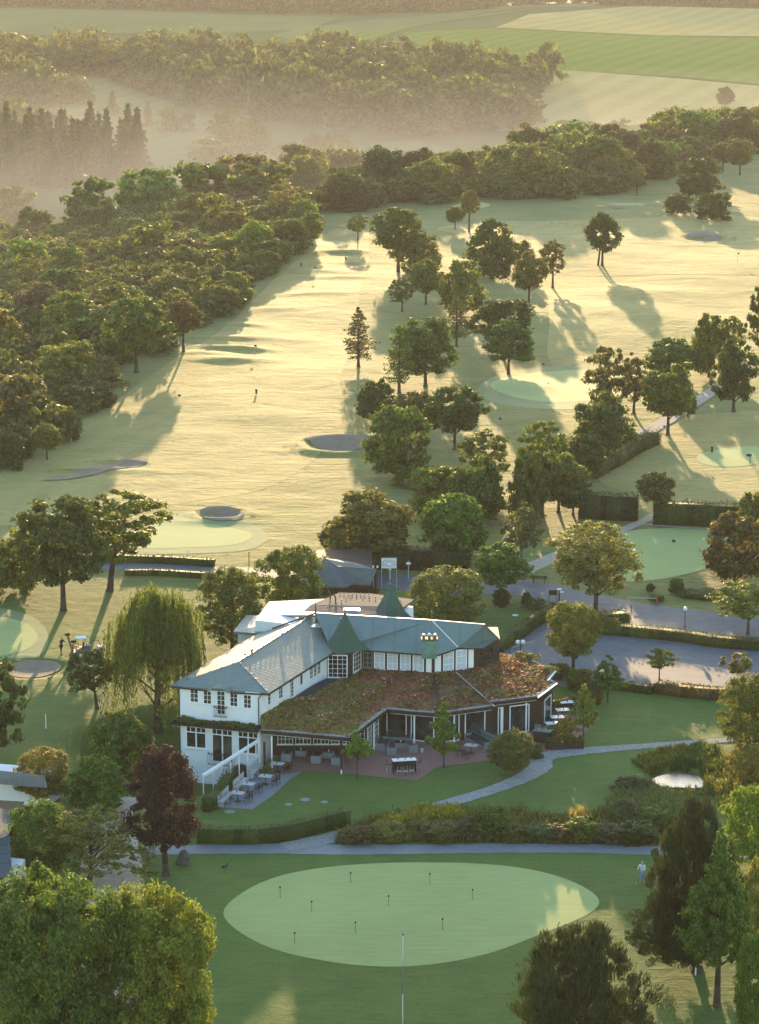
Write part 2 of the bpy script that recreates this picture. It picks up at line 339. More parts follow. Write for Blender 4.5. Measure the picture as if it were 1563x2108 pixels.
def drape(name, pts, mat, off=.03, res=1.0, px=True, smooth=True, kind='structure', zfun=None):
    W = [gp(*p, name not in('bunker','pond'))[:2] for p in pts] if px else [tuple(p[:2]) for p in pts]
    if smooth: W = smooth_poly(W, 6)
    W2 = []
    for i in range(len(W)):
        a, b = W[i], W[(i+1) % len(W)]; L = math.hypot(b[0]-a[0], b[1]-a[1]); n = max(1, int(L/res))
        W2 += [(a[0]+(b[0]-a[0])*k/n, a[1]+(b[1]-a[1])*k/n) for k in range(n)]
    W = W2; xs = [p[0] for p in W]; ys = [p[1] for p in W]
    gx, gy = np.meshgrid(np.arange(min(xs), max(xs), res), np.arange(min(ys), max(ys), res)); gx = gx.ravel(); gy = gy.ravel()
    m = inside(W, gx, gy)
    vs = [Vector(p) for p in W]+[Vector((float(x),float(y))) for x,y in zip(gx[m], gy[m])]
    v, e, f, *_ = delaunay_2d_cdt(vs, [(i,(i+1)%len(W)) for i in range(len(W))], [], 1, 1e-4)
    vv = np.array([(p[0],p[1]) for p in v]); z = (terr(vv[:,0], vv[:,1]) if zfun is None else zfun(vv[:,0], vv[:,1]))+off
    mb = MB(); mb.v = [(float(a),float(b),float(c)) for (a,b),c in zip(vv, z)]; mb.f = [tuple(q) for q in f]
    # make all faces point up
    o = mb.build(name, mat, smooth=True); me = o.data
    flip = [p for p in me.polygons if p.normal.z < 0]
    if len(flip) > len(me.polygons)/2: me.flip_normals()
    return tag(o, kind=kind)
def ribbon(name, pts, widths, mat, off=.03, res=1.2, px=True, cross=4):
    W = [gp(*p)[:2] for p in pts] if px else [tuple(p) for p in pts]
    C = smooth_poly(W, 8, False); ws = np.interp(np.linspace(0,1,len(C)), np.linspace(0,1,len(widths)), widths)
    v = []; n = cross+1
    for i,(x,y) in enumerate(C):
        a = C[max(i-1,0)]; b = C[min(i+1,len(C)-1)]; dx, dy = b[0]-a[0], b[1]-a[1]; L = math.hypot(dx,dy) or 1
        nx, ny = -dy/L, dx/L; w = ws[i]*(1+.05*math.sin(i*1.7))
        for k in range(n):
            s = (k/cross-.5)*w; v.append((x+nx*s, y+ny*s))
    vv = np.array(v); z = terr(vv[:,0], vv[:,1])+off
    f = [(i*n+k, (i+1)*n+k, (i+1)*n+k+1, i*n+k+1) for i in range(len(C)-1) for k in range(cross)]
    mb = MB(); mb.v = [(float(a),float(b),float(c)) for (a,b),c in zip(vv,z)]; mb.f = f
    o = mb.build(name, mat, smooth=True)
    if o.data.polygons[0].normal.z < 0: o.data.flip_normals()
    return tag(o, kind='structure')
# lawn in front of and round the clubhouse (finer, greener turf)
drape('lawn', [(-900,2300),(-700,1195),(430,1195),(700,1330),(1030,1250),(1100,1230),(1300,1420),(1563,1420),(2600,1470),(3600,2500)], M['lawn'], .02, .8, smooth=False)
drape('fairway', [(-70,1060),(60,930),(200,850),(330,760),(440,690),(540,600),(630,520),(690,470),(745,470),(760,520),(740,600),(735,690),(700,780),(720,870),(660,930),(560,1000),(380,1035),(280,1050),(120,1080)], M['fairway'], .012, .85)
drape('fairway', [(900,470),(1050,455),(1300,450),(1480,440),(1680,470),(1700,600),(1600,690),(1400,660),(1330,690),(1200,745),(1130,740),(1120,620),(1000,500)], M['fairway'], .012, 1.6)
drape('fairway', [(1230,975),(1330,880),(1480,850),(1620,860),(1660,1010),(1500,1035),(1320,1020)], M['fairway'], .012, .85)
GR = [('putting_green',[(460,1882),(500,1838),(580,1803),(700,1783),(860,1776),(1030,1782),(1150,1805),(1228,1845),(1215,1880),(1110,1925),(1000,1965),(870,1988),(740,1988),(600,1965),(510,1930)],'green'),
 ('green_apron',[(415,1890),(470,1815),(580,1778),(860,1758),(1090,1770),(1260,1815),(1290,1880),(1150,1975),(870,2035),(650,2025),(480,1975)],'lawn'),
 ('putting_green',[(200,1092),(290,1078),(420,1078),(515,1098),(490,1120),(380,1128),(230,1125)],'green'),
 ('putting_green',[(-80,1262),(-10,1268),(50,1282),(78,1308),(60,1335),(-10,1352),(-90,1350)],'green'),
 ('putting_green',[(1010,790),(1080,770),(1200,762),(1300,775),(1290,800),(1230,822),(1130,828),(1050,815)],'green'),
 ('putting_green',[(1435,940),(1480,925),(1560,920),(1580,945),(1530,960),(1455,958)],'green'),
 ('putting_green',[(1290,1095),(1400,1088),(1500,1100),(1520,1140),(1440,1175),(1340,1195),(1270,1190),(1265,1130)],'green'),
 ('putting_green',[(930,425),(980,416),(1010,422),(980,430)],'green'),('putting_green',[(1225,424),(1275,418),(1330,421),(1290,428)],'green'),
 ('putting_green',[(640,500),(690,496),(720,503),(680,508)],'green'),
 ('green_apron',[(-100,1245),(0,1252),(70,1272),(100,1310),(80,1350),(0,1372),(-110,1370)],'apron'),
 ('green_apron',[(985,800),(1060,762),(1210,752),(1330,768),(1320,805),(1240,838),(1120,842),(1020,830)],'apron'),
 ('green_apron',[(180,1095),(300,1068),(440,1066),(545,1095),(520,1130),(390,1140),(220,1138)],'apron')]
for nm, pts, mt in GR:
    far = pts[0][1] < 900
    drape(nm, pts, M[mt], (.022 if mt in('lawn','apron') else .034), .6 if pts[0][1] > 1400 else 1.1)
for pts in ([(412,1055),(440,1047),(480,1049),(503,1062),(490,1071),(450,1073),(420,1069)], [(627,905),(660,898),(710,897),(760,905),(765,925),(720,926),(670,916)],
            [(90,990),(150,972),(215,955),(275,945),(306,949),(280,960),(215,972),(150,986)], [(1415,482),(1440,476),(1470,479),(1485,488),(1460,494),(1430,493)],
            [(25,1366),(60,1358),(110,1360),(126,1370),(105,1382),(60,1392),(20,1385)], [(1245,424),(1275,421),(1300,424),(1275,429)]):
    drape('bunker', pts, M['sand'], .11 if pts[0][1] > 600 else .1, .35)
# tracks, paths, car park, terrace
ribbon('path', [(300,1752),(420,1749),(560,1748),(700,1750),(860,1749),(1050,1747),(1230,1748),(1400,1754),(2500,1790)], [1.8,2.1,2.1,2.0,1.9,1.9,2.0], M['paver'], .045)
ribbon('path', [(585,1744),(700,1722),(800,1692),(920,1655),(1010,1628),(1075,1603),(1112,1580),(1118,1560),(1190,1548),(1310,1538),(1440,1529),(1600,1520),(2300,1500)], [1.6,2.2,1.7,1.6,1.5,1.8,2.0,2.0,1.8,1.4,1.2,1.2,1.2], M['gravel'], .05)
ribbon('path', [(1298,912),(1340,885),(1400,850),(1470,805),(1530,770),(1640,700)], [3.0,2.6,2.6,2.4,2.2,2.0], M['tan'], .13)
ribbon('path', [(1040,1185),(1100,1165),(1180,1130),(1260,1100),(1320,1075),(1345,1060)], [4.5,2.6,2.2,1.8,1.4,1.2], M['tan'], .05)
ribbon('path', [(1310,1078),(1400,1086),(1480,1090)], [.7,.5,.4], M['tan'], .055)
ribbon('path', [(255,1640),(232,1690),(230,1780),(215,1900),(230,2000),(280,2200)], [2.8,3.2,4.5,5,5,5], M['tan'], .035)
ribbon('path', [(1130,566),(1300,566),(1563,566),(1800,566)], [.5,.5,.5], M['tan'], .12)
ribbon('road', [(-200,1166),(100,1166),(245,1166),(330,1168),(440,1174),(560,1180),(700,1190),(850,1200),(960,1205),(1080,1212),(1200,1235),(1320,1255),(1450,1270),(1600,1290),(2500,1360)], [3.0,3.0,3.2,3.2,3.4,4,6,7,7,6.5,5.5,4.6,4.4,4.4,4.4], M['asphalt'], .045, cross=6)
drape('car_park', [(1030,1345),(1075,1295),(1140,1268),(1190,1275),(1250,1305),(1380,1318),(1563,1335),(2300,1400),(2300,1475),(1563,1425),(1420,1408),(1250,1412),(1180,1420),(1110,1400),(1040,1380)], M['asphalt'], .04, 1.5, smooth=False)
drape('road', [(1190,1255),(1320,1262),(1563,1296),(2300,1350),(2300,1370),(1563,1314),(1300,1298),(1210,1290)], M['asphalt'], .052, 1.5)
drape('terrace', [(540,1560),(545,1600),(612,1588),(712,1592),(800,1602),(857,1608),(900,1580),(1010,1566),(1110,1556),(1130,1548),(1190,1520),(1235,1480),(1190,1440),(1160,1450),(1140,1480),(1000,1480),(790,1500),(700,1530),(560,1530)], M['brick'], .045, .8, smooth=False)
drape('terrace', [(430,1660),(520,1667),(560,1640),(600,1603),(625,1588),(545,1598),(500,1600),(470,1625)], M['paver'], .04, .8, smooth=False)
# the far slope: fields
FI = [
 ([(1090,30),(1300,14),(1700,24),(1720,80),(1563,76),(1350,74),(1180,66),(1020,58)],'fields'),
 ([(620,98),(800,62),(1000,30),(1150,12),(1080,22),(860,52),(760,88)],'fieldg'),
 ([(560,72),(700,48),(860,34),(1040,16),(1150,10),(1000,27),(830,62),(640,98)],'fieldm'),
 ([(820,70),(1010,60),(1300,74),(1700,82),(1720,185),(1563,175),(1400,160),(1140,145),(900,120)],'fieldg'),
 ([(1040,200),(1120,142),(1400,163),(1700,190),(1700,235),(1400,250),(1150,275),(1020,270)],'fields'),
 ([(-100,18),(300,24),(560,32),(700,36),(640,62),(300,68),(-100,76)],'fieldm'),
 ([(60,150),(200,155),(290,190),(420,240),(560,320),(560,430),(300,460),(200,420),(320,340),(180,260),(40,230)],'fieldm'),
 ([(760,295),(860,290),(930,310),(860,330),(770,325)],'fieldm')]
drape('meadow', [(-900,600),(-100,540),(0,500),(300,452),(560,420),(700,385),(900,352),(1100,325),(1300,300),(1563,262),(2100,190),(2700,16),(-1700,12)], M['valley'], .15, 16, smooth=False)
for pts, mt in FI: drape('field', pts, M[mt], .45 if mt != 'fieldg' else .55, 14, smooth=False)
for pts in ([(0,216),(25,214),(30,222),(2,226)], [(135,208),(165,209),(150,213)], [(160,242),(208,243),(190,249),(165,247)]): drape('bunker', pts, M['sand'], .5, 4)
wz = tz(un(1395,1600).x, un(1395,1600).y)
drape('pond', [(1343,1602),(1375,1590),(1420,1588),(1445,1600),(1445,1618),(1400,1618),(1360,1616)], M['water'], 0, .6, zfun=lambda x,y: x*0-.12)
# ---------------------------------------------------------------- crowns (unit: radius 1, half height 1)
def nrm(a): return a/np.maximum(np.linalg.norm(a, axis=1, keepdims=True), 1e-6)
def leaf_quads(P, Nn, size, r, ratio=.62, flat=None):
    n = len(P); t = nrm(np.cross(Nn, r.normal(size=(n,3)))) if flat is None else flat
    b = nrm(np.cross(Nn, t)); s = (size*r.uniform(.45, 1.55, n))[:,None]
    v = np.stack([P-t*s*.55, P+b*s*ratio*.5, P+t*s*.55, P-b*s*ratio*.5], 1).reshape(-1,3)
    return v, np.arange(4*n).reshape(-1,4)
PROFILE = {'round':lambda z: np.sqrt(np.clip(1-z*z,0,1)), 'oak':lambda z: np.clip(1-np.abs(z)**2.6,0,1)**.55*(1-.1*z),
 'dome':lambda z: np.sqrt(np.clip(1-((z+1)/2)**2,0,1))*np.clip((z+1.15)*3,0,1), 'egg':lambda z: np.sqrt(np.clip(1-z*z,0,1))*(1-.32*z),
 'cone':lambda z: np.clip((1-z)/2,0,1)**.85*np.clip((z+1.05)*3.5,0,1)*1.1, 'column':lambda z: np.clip(1-z**4,0,1)**.5*(1-.12*z),
 'bush':lambda z: np.clip(1-np.clip(z,0,1)**2.2,0,1)**.55*np.clip(.8+.2*(z+1),0,1)}
def crown(name, shape, ncl, nlf, size, seed, mat, csize=.2, fill=.25, lobes=.2, up=.3, stretch=.62, tuft=False, holes=0.):
    r = np.random.default_rng(seed); f = PROFILE[shape]
    zz = r.uniform(-.97, .97, ncl*6); keep = r.uniform(0,1,len(zz)) < f(zz)+.12; zz = zz[keep][:ncl]; n = len(zz)
    th = r.uniform(0, 2*PI, n); inn = r.uniform(0,1,n) < fill
    rad = np.where(inn, r.uniform(.15,.7,n), r.uniform(.74,1.0,n))
    p1, p2, p3 = r.uniform(0, 6.28, 3)
    lob = 1+lobes*(.6*np.sin(3*th+p1+1.8*zz)+.4*np.sin(5*th+p2-2.6*zz)+.35*np.sin(4*zz+p3+th))
    R = f(zz)*rad*lob*.88; zt = np.where(inn, zz*.8, zz)*(1+.08*np.sin(2*th+p2))*.92
    C = np.stack([R*np.cos(th), R*np.sin(th), zt], 1)
    if holes > 0:
        C = C[r.uniform(0,1,n) > holes*(.5+.5*np.sin(4*th+p3)*np.sin(3*zz+p1))]; n = len(C)
    cs = csize*r.uniform(.55, 1.3, n)*np.clip(f(C[:,2])*.6+.55, .5, 1)
    out = nrm(C*np.array([1,1,.8])+np.array([0,0,.15])); per = max(4, int(nlf/n)); K = np.repeat(np.arange(n), per)
    dv = nrm(r.normal(size=(len(K),3))); rr = r.uniform(.55,1.05,len(K))**.8
    off = dv*rr[:,None]*cs[K][:,None]*np.array([1,1,stretch])
    sprig = r.uniform(0,1,len(K)) < .12; off[sprig] *= 1.55
    P = C[K]+off
    if tuft:
        Nn = nrm(r.normal(size=(len(K),3))); d = nrm(out[K]*.55+np.array([0,0,.9])+r.normal(size=(len(K),3))*.35)
        v, fc = leaf_quads(P, nrm(np.cross(d, Nn)), size, r, .2, d)
    else:
        Nn = nrm(dv*.75+out[K]*.35+np.array([0,0,up])+r.normal(size=(len(K),3))*.6)
        v, fc = leaf_quads(P, Nn, size, r)
    return fast_mesh(name, v, fc, mat)
def whorl(name, seed, mat, levels=16, per=6, dens=26, size=.1, droop=.25, openness=1., mul=1.):
    r = np.random.default_rng(seed); Ps=[]; Ds=[]
    for k in range(levels):
        t = k/(levels-1); z = -1+2*t; L = mul*(1-t)**.8*(.75+.35*r.uniform())+.05
        if t < .12: L *= .75
        for j in range(per):
            a = r.uniform(0, 6.28); Lb = L*r.uniform(.65,1.12); m = int(dens*(.35+Lb))
            s = r.uniform(.08,1,m); side = r.normal(size=m)*.11*(1-s*.6)*Lb*openness
            x = s*Lb; y = side; zz = z-droop*Lb*s**1.5+.12*Lb*s**3-np.abs(r.normal(size=m))*.035+r.normal(size=m)*.018
            Ps.append(np.stack([x*np.cos(a)-y*np.sin(a), x*np.sin(a)+y*np.cos(a), zz],1))
            Ds.append(np.stack([np.full(m,np.cos(a)),np.full(m,np.sin(a)),np.full(m,-.25)],1)+r.normal(size=(m,3))*.5)
    P = np.concatenate(Ps); D = nrm(np.concatenate(Ds)); Nn = nrm(np.cross(D, r.normal(size=D.shape))+np.array([0,0,.8]))
    D = nrm(np.cross(Nn, np.cross(D, Nn)))
    v, f = leaf_quads(P, Nn, size, r, .42, D); return fast_mesh(name, v, f, mat)
def willow(name, seed, mat, strands=950, per=46, size=.05):
    r = np.random.default_rng(seed); th = r.uniform(0,6.28,strands); q = r.uniform(0,1,strands)**.55
    lob = 1+.16*np.sin(5*th+1)+.1*np.sin(9*th)
    x = q*np.cos(th)*.9*lob; y = q*np.sin(th)*.9*lob; z0 = .95*np.sqrt(1-np.clip(q,0,1)**2*.86)-.1+r.normal(size=strands)*.07
    L = r.uniform(.5,1.5,strands)*(.55+.6*q); K = np.repeat(np.arange(strands), per); s = np.tile(np.linspace(0,1,per), strands)
    sw = .05*np.sin(s*5+K)
    P = np.stack([x[K]*(1+.1*s)+sw*.5+r.normal(size=len(K))*.012, y[K]*(1+.1*s)+r.normal(size=len(K))*.014, z0[K]-L[K]*s],1)
    P[:,2] += .16*np.sin(3*th[K]+1)*q[K]+.1*np.sin(7*th[K])*q[K]; P[:,2] = np.maximum(P[:,2], -1.02+.0*s); D = nrm(np.array([0,0,-1.])+r.normal(size=(len(K),3))*.45)
    Nn = nrm(np.cross(D, r.normal(size=D.shape))); v, f = leaf_quads(P, Nn, size, r, .34, D)
    # a fuller top
    n2 = 4500; d = nrm(r.normal(size=(n2,3))); d[:,2] = np.abs(d[:,2]); P2 = d*np.array([.82,.82,.9])*r.uniform(.6,1.04,n2)[:,None]*(1+.1*np.sin(7*np.arctan2(d[:,1],d[:,0])+4*d[:,2]))[:,None]+np.array([0,0,-.1])
    v2, f2 = leaf_quads(P2, nrm(d+r.normal(size=(n2,3))*.7), size*.9, r, .4)
    return fast_mesh(name, np.concatenate([v,v2]), np.concatenate([f,f2+len(v)]), mat)
L_ = M['leaf']; ND = M['needle']
CR = {}
def reg(key, fn, n=2): CR[key] = [fn(i) for i in range(n)]
for sh, cs, lb in (('round',.2,.22),('oak',.19,.26),('dome',.17,.06),('egg',.18,.2),('column',.19,.2),('bush',.22,.22)):
    reg(sh, lambda i: crown('crown', sh, 150, 10000, .105, 100+i*7+len(sh), L_, cs, lobes=lb), 3 if sh in('round','oak') else 2)
reg('airy', lambda i: crown('crown', 'round', 130, 5600, .10, 300+i, L_, .15, fill=.3, lobes=.3, holes=.35), 3)
reg('airye', lambda i: crown('crown', 'egg', 110, 4600, .105, 330+i, L_, .15, fill=.35, lobes=.3, holes=.25), 2)
reg('youngc', lambda i: crown('crown', 'cone', 60, 3800, .12, 350+i, L_, .17, fill=.4, lobes=.3), 2)
reg('vase', lambda i: crown('crown', 'round', 40, 2200, .16, 370+i, L_, .24, fill=.3, lobes=.35), 2)
reg('larch', lambda i: whorl('crown', 400+i, ND, 17, 6, 42, .1, .12), 2)
reg('spruce', lambda i: whorl('crown', 410+i, ND, 22, 8, 30, .13, .35, .9), 2)
reg('farround', lambda i: crown('crown', 'oak', 46, 1500, .2, 500+i, L_, .27, lobes=.3), 4)
reg('farbush', lambda i: crown('crown', 'bush', 50, 1700, .19, 520+i, L_, .28, lobes=.35), 4)
reg('farspruce', lambda i: whorl('crown', 530+i, ND, 14, 8, 14, .26, .35), 2)
reg('near', lambda i: crown('crown', 'oak', 460, 92000, .033, 600+i, L_, .13, fill=.25, lobes=.22, stretch=.7), 2)
reg('nearmid', lambda i: crown('crown', 'round', 260, 30000, .05, 620+i, L_, .145, fill=.22, lobes=.22), 2)
reg('gold', lambda i: crown('crown', 'round', 300, 20000, .055, 640+i, L_, .12, fill=.35, lobes=.22, up=.6), 1)
reg('copper', lambda i: crown('crown', 'egg', 330, 42000, .04, 660+i, L_, .13, fill=.3, lobes=.2), 1)
reg('wispy', lambda i: crown('crown', 'dome', 190, 15000, .045, 680+i, L_, .11, fill=.3, lobes=.3, holes=.2), 1)
reg('pine', lambda i: crown('crown', 'egg', 480, 76000, .055, 700+i, ND, .12, fill=.35, lobes=.3, tuft=True), 2)
reg('redwood', lambda i: crown('crown', 'cone', 300, 30000, .05, 720+i, L_, .12, fill=.45, lobes=.22), 1)
reg('willow', lambda i: willow('crown', 740+i, L_), 1)
COLR = dict(dark=(.054,.085,.025), mid=(.075,.118,.03), green=(.078,.138,.028), olive=(.105,.135,.036), yel=(.14,.18,.034), pale=(.125,.17,.045), gold=(.17,.18,.055),
 copper=(.095,.088,.042), purple=(.03,.018,.023), pine=(.036,.056,.024), redwood=(.08,.155,.03), grey=(.085,.12,.06), lime=(.12,.19,.036), brown=(.10,.108,.042))
def limbs(hb, hc, rc, r0, seed, n=9, lean=0, split=False, single=False):
    r = random.Random(seed); mb = MB(); top = hb+hc*(.85 if single else .55)
    mb.path([(0,0,-.3),(lean*.3,0,hb*.5),(lean*.7,0,hb),(lean,0,(hb+top)/2),(lean*1.2,0,top)], [r0*1.35,r0,r0*.85,r0*.55,r0*.2], 8)
    mb.lathe([(r0*1.9,-.2),(r0*1.5,.08),(r0*1.05,.45)], n=9)
    for i in range(n):
        z = hb*.92+(top-hb)*i/n*.95; a = i*2.4+r.uniform(-.4,.4); L = rc*r.uniform(.5,.82)*(1-.45*i/n)
        p1 = (L*.45*math.cos(a)+lean, L*.45*math.sin(a), z+L*.38); p2 = (L*math.cos(a)+lean, L*math.sin(a), z+L*r.uniform(.55,1.0)); rr = r0*.42*(1-.5*i/n)
        mb.path([(lean*.8,0,z),p1,p2],[rr,rr*.65,rr*.2],5)
        for s in (-.5,.5): mb.tube(p1,(p1[0]+L*.45*math.cos(a+s),p1[1]+L*.45*math.sin(a+s),p1[2]+L*.4),rr*.45,rr*.12,4)
    return mb
_seed = [0]
def jit(c, k=.12): return tuple(max(.004, x*random.uniform(1-k,1+k)) for x in c)+(1,)
def tree(kind, px, py, top, wpx, cb, col, label, name='broadleaf_tree', cat='tree', group=None, cx=None, z=None, depth=1., trunk=True, twin=False, nl=9, bark=None, tr=None, P=None, single=False):
    """px,py = foot of the trunk in the photo, top / cb = rows of the crown's top and bottom, cx = column of its middle"""
    _seed[0] += 1; sd = _seed[0]
    P = gp(px, py) if P is None else P; s = scale_at(P.y, P.z); vs = s*math.cos(PITCH+math.atan((py-1054)/F))
    H = (py-top)/vs; hb = max(0, (py-cb)/vs); R = wpx/2/s; hc = H-hb
    # a round crown seen from above looks taller than it is
    dep = math.sin(PITCH+math.atan((py-1054)/F)); hc2 = max(hc*.86, .5*hc); H = hb+hc2+(hc-hc2)*.35
    t = empty(name, P, 0, label, cat, group)
    dx = 0 if cx is None else (cx-px)/s
    cr = mobj('crown', CR[kind][sd % len(CR[kind])], t); cr.location = (dx, 0, (hb+H)/2); cr.scale = (R, R*depth, (H-hb)/2*1.03); cr.rotation_euler = (0,0,sd*1.7)
    cr.color = jit(COLR[col])
    if trunk:
        r0 = tr or max(.09, .018*H+.012*R)
        mb = limbs(hb, H-hb, R*.9, r0, sd, nl, dx*.7, single=single)
        if twin: mb.path([(-.9,.8,-.2),(-.6,.5,hb),(-.3,.2,hb+2)],[r0,r0*.8,r0*.3],7)
        mb.build('trunk', bark or M['bark'], t, smooth=True)
    return t
def plain_tree(kind, P, R, H, col, label, group, name='broadleaf_tree', cat='tree'):
    """a tree of a wood: only its crown shows"""
    _seed[0] += 1; o = mobj(name, random.choice(CR[kind])); o.location = (P[0],P[1],P[2]+H*.5); o.scale = (R,R*random.uniform(.85,1.1),H*.52)
    o.rotation_euler = (0,0,random.uniform(0,6.28)); o.color = jit(COLR[col], .2); return tag(o, label, cat, group)
T = tree
# ---- the middle of the course
T('larch',738,755,627,98,730,'brown','lone conifer with drooping open branches standing in the sunlit fairway',name='conifer_tree',cat='conifer',single=True)
T('larch',822,810,662,84,782,'olive','thin larch-like conifer just right of the lone drooping conifer',name='conifer_tree',cat='conifer',single=True)
T('oak',876,796,640,132,770,'mid','broad dark green tree behind the thin larch, trunk in shade')
T('larch',940,714,592,72,690,'olive','slim feathery conifer with bare lower trunk in front of a taller maple',name='conifer_tree',cat='conifer',single=True)
T('egg',948,650,525,98,645,'olive','tall olive tree rising behind the slim feathery conifer')
T('round',877,627,528,74,605,'olive','rounded olive tree left of the tall olive tree mid course')
T('airy',828,641,565,56,625,'olive','small leaning tree at the left end of the shaded tree row')
T('dome',1047,771,648,116,742,'mid','umbrella shaped tree with a neat domed crown above the large green')
T('oak',1036,735,604,130,700,'dark','dark spreading tree directly behind the umbrella shaped tree')
T('round',1089,622,512,76,600,'olive','upright tree with rounded crown left of the loose airy tree')
T('airy',1138,593,487,62,566,'brown','loose airy tree with thin straight trunk and long shadow')
T('round',1240,547,433,78,518,'dark','twin-stemmed tree with a fan crown alone on the far sunny fairway',twin=True)
T('oak',820,560,418,112,520,'mid','tall dark tree at the top left of the central clump')
T('bush',862,562,468,98,562,'olive','bushy olive tree in front of the tall dark tree of the central clump',trunk=False)
T('egg',1012,573,440,108,573,'dark','massive dark green tree with foliage to the ground in the central clump')
T('round',1070,560,490,60,550,'mid','smaller tree at the right foot of the massive dark tree',trunk=False)
T('egg',966,478,387,42,440,'olive','slender pale tree with long bare stem near the far fairway')
T('round',937,472,424,44,458,'mid','small round tree beside the slender pale tree')
T('airy',737,495,437,48,478,'olive','small airy tree alone on the crest of the sunny fairway')
T('round',640,505,430,56,492,'olive','rounded tree at the top end of the left wood beside the fairway crest')
T('bush',595,522,440,84,520,'mid','bushy tree next to the last rounded tree of the left wood',trunk=False)
T('egg',775,868,770,92,864,'dark','dark leafy tree under the thin larch at the fairway edge')
T('oak',818,984,822,140,978,'mid','big dense dark tree right of the far right sand bunker')
T('round',858,905,800,104,880,'mid','tree half hidden behind the big dense tree by the bunker')
T('oak',936,926,785,126,892,'dark','broad dark tree with a short trunk on the shaded slope')
T('airy',1001,1030,876,118,985,'olive','feathery olive tree below the broad dark tree on the slope')
T('airy',1115,1062,852,128,1010,'olive','tall loose tree with light leaves left of the gravel drive',nl=12)
T('round',1241,965,798,122,945,'mid','tall full tree at the corner of the tan gravel drive')
T('round',1180,1060,976,92,1045,'grey','greyish small tree in front of the tall clipped hedge')
T('oak',766,1156,998,180,1150,'olive','wide olive tree with dense crown behind the slate roofed lodge')
T('oak',935,1150,1005,142,1146,'green','round green tree right of the wide olive tree')
T('airye',1073,1176,1028,92,1130,'grey','thin greyish birch beside the drive junction',bark=M['barkl'])
T('oak',1030,1238,1110,108,1205,'green','dark green maple at the edge of the car park road')
T('nearmid',922,1292,1154,172,1285,'pale','light green full tree directly behind the clubhouse roof')
T('gold',1226,1262,1062,204,1225,'gold','large golden green tree with a spreading crown beside the road',cx=1228,nl=16)
T('nearmid',1180,1392,1228,124,1352,'yel','yellow green tree at the corner of the car park')
T('youngc',1251,1447,1338,78,1420,'green','young green tree on the lawn edge left of the two tipped saplings',tr=.07)
T('vase',1357,1409,1330,60,1374,'olive','sapling with reddish tips, the left one of two by the car park',tr=.06)
T('vase',1517,1417,1338,62,1385,'olive','sapling with pale tips, the right one of two by the car park',tr=.06)
T('airy',1540,1307,1188,156,1275,'pale','spreading tree cut by the right edge beside the upper road')
T('oak',1512,1200,1045,136,1196,'copper','copper leaved tree near the right edge above the road')
T('round',1351,1076,966,84,1035,'grey','neat round tree in front of the gap in the tall hedge')
T('oak',1548,1130,1000,70,1130,'olive','olive tree cut by the right edge behind the copper tree')
T('airye',1305,852,718,82,828,'brown','straight tree with brownish crown beside the tan drive')
T('airy',1247,850,700,96,840,'brown','brownish loose tree at the right end of the large shaded green')
T('round',1375,896,742,112,862,'mid','full green tree with a small white board at its foot')
T('column',1510,848,690,92,826,'dark','dark dense egg shaped tree right of the tan drive')
T('oak',1382,785,688,112,775,'mid','dark round tree on the near side of the bright fairway')
T('egg',1460,775,634,92,770,'olive','pointed olive tree left of the dark egg shaped tree')
T('airy',1503,780,640,60,740,'olive','light airy tree behind the dark egg shaped tree')
T('airy',1566,745,570,64,715,'dark','dark tree cut by the right edge of the far fairway')
T('bush',1416,860,806,40,852,'brown','small scrubby tree beside the tan drive',nl=4)
T('oak',1440,410,318,98,405,'dark','dark tree on the skyline of the far right fairway')
T('bush',1396,440,394,66,440,'dark','dark rounded bush, left one under the skyline tree',name='bush',cat='bush',trunk=False)
T('bush',1470,452,388,78,452,'dark','larger dark bush, right one under the skyline tree',name='bush',cat='bush',trunk=False)
T('round',1523,361,282,64,340,'olive','tree with visible trunk at the far right skyline')
T('round',1488,353,290,52,335,'olive','tree left of the far right skyline tree')
T('airye',1311,403,334,34,385,'olive','slim pale tree in front of the ridge wood')
T('round',1493,222,176,42,216,'dark','single round tree on the far striped field')
T('airy',1370,246,220,24,236,'olive','tiny feathery tree standing above the ridge wood')
T('round',985,1085,930,118,1080,'mid','full green tree low in the belt behind the clubhouse, under the feathery tree',trunk=False)
T('oak',900,1070,952,128,1066,'olive','full olive tree filling the belt between the two round trees',trunk=False)
T('oak',1150,1055,925,120,1030,'olive','full olive tree between the tall loose tree and the greyish small tree')
T('egg',1085,1085,905,84,1080,'mid','pointed green tree in the belt left of the tall loose tree',trunk=False)
T('round',1200,1000,885,100,980,'mid','green tree left of the tall full tree at the drive corner')
# ---- left side
T('oak',131,1257,1006,184,1200,'dark','big dark oak left of the thin spreading tree',nl=12)
T('airy',226,1217,998,216,1150,'olive','thin spreading tree with gappy crown and long trunk shadow',cx=246,nl=18,tr=.3)
T('bush',30,1225,1090,130,1222,'olive','bushy olive tree at the left edge under the big oak',trunk=False)
T('willow',324,1502,1188,206,1462,'mid','weeping willow with hanging strands beside the white gable',name='willow_tree',cx=326,nl=14,tr=.34)
T('airy',200,1460,1325,112,1425,'dark','small dark tree on the lawn in front of the mower',cx=192)
T('nearmid',478,1345,1150,150,1330,'mid','leafy tree beside the clubhouse roof, right of the willow')
T('nearmid',602,1290,1108,150,1275,'mid','leafy tree hiding the end of the slate roofed lodge')
T('oak',281,767,600,132,730,'green','large green tree with short trunk at the fairway shadow edge')
T('round',378,724,612,86,685,'brown','brownish round tree right of the large shadow-edge tree')
T('round',97,946,868,66,925,'olive','small vase shaped tree at the lower left wood edge')
T('spruce',48,935,842,62,935,'grey','grey green pointed conifer at the lower left wood edge',name='conifer_tree',cat='conifer',trunk=False)
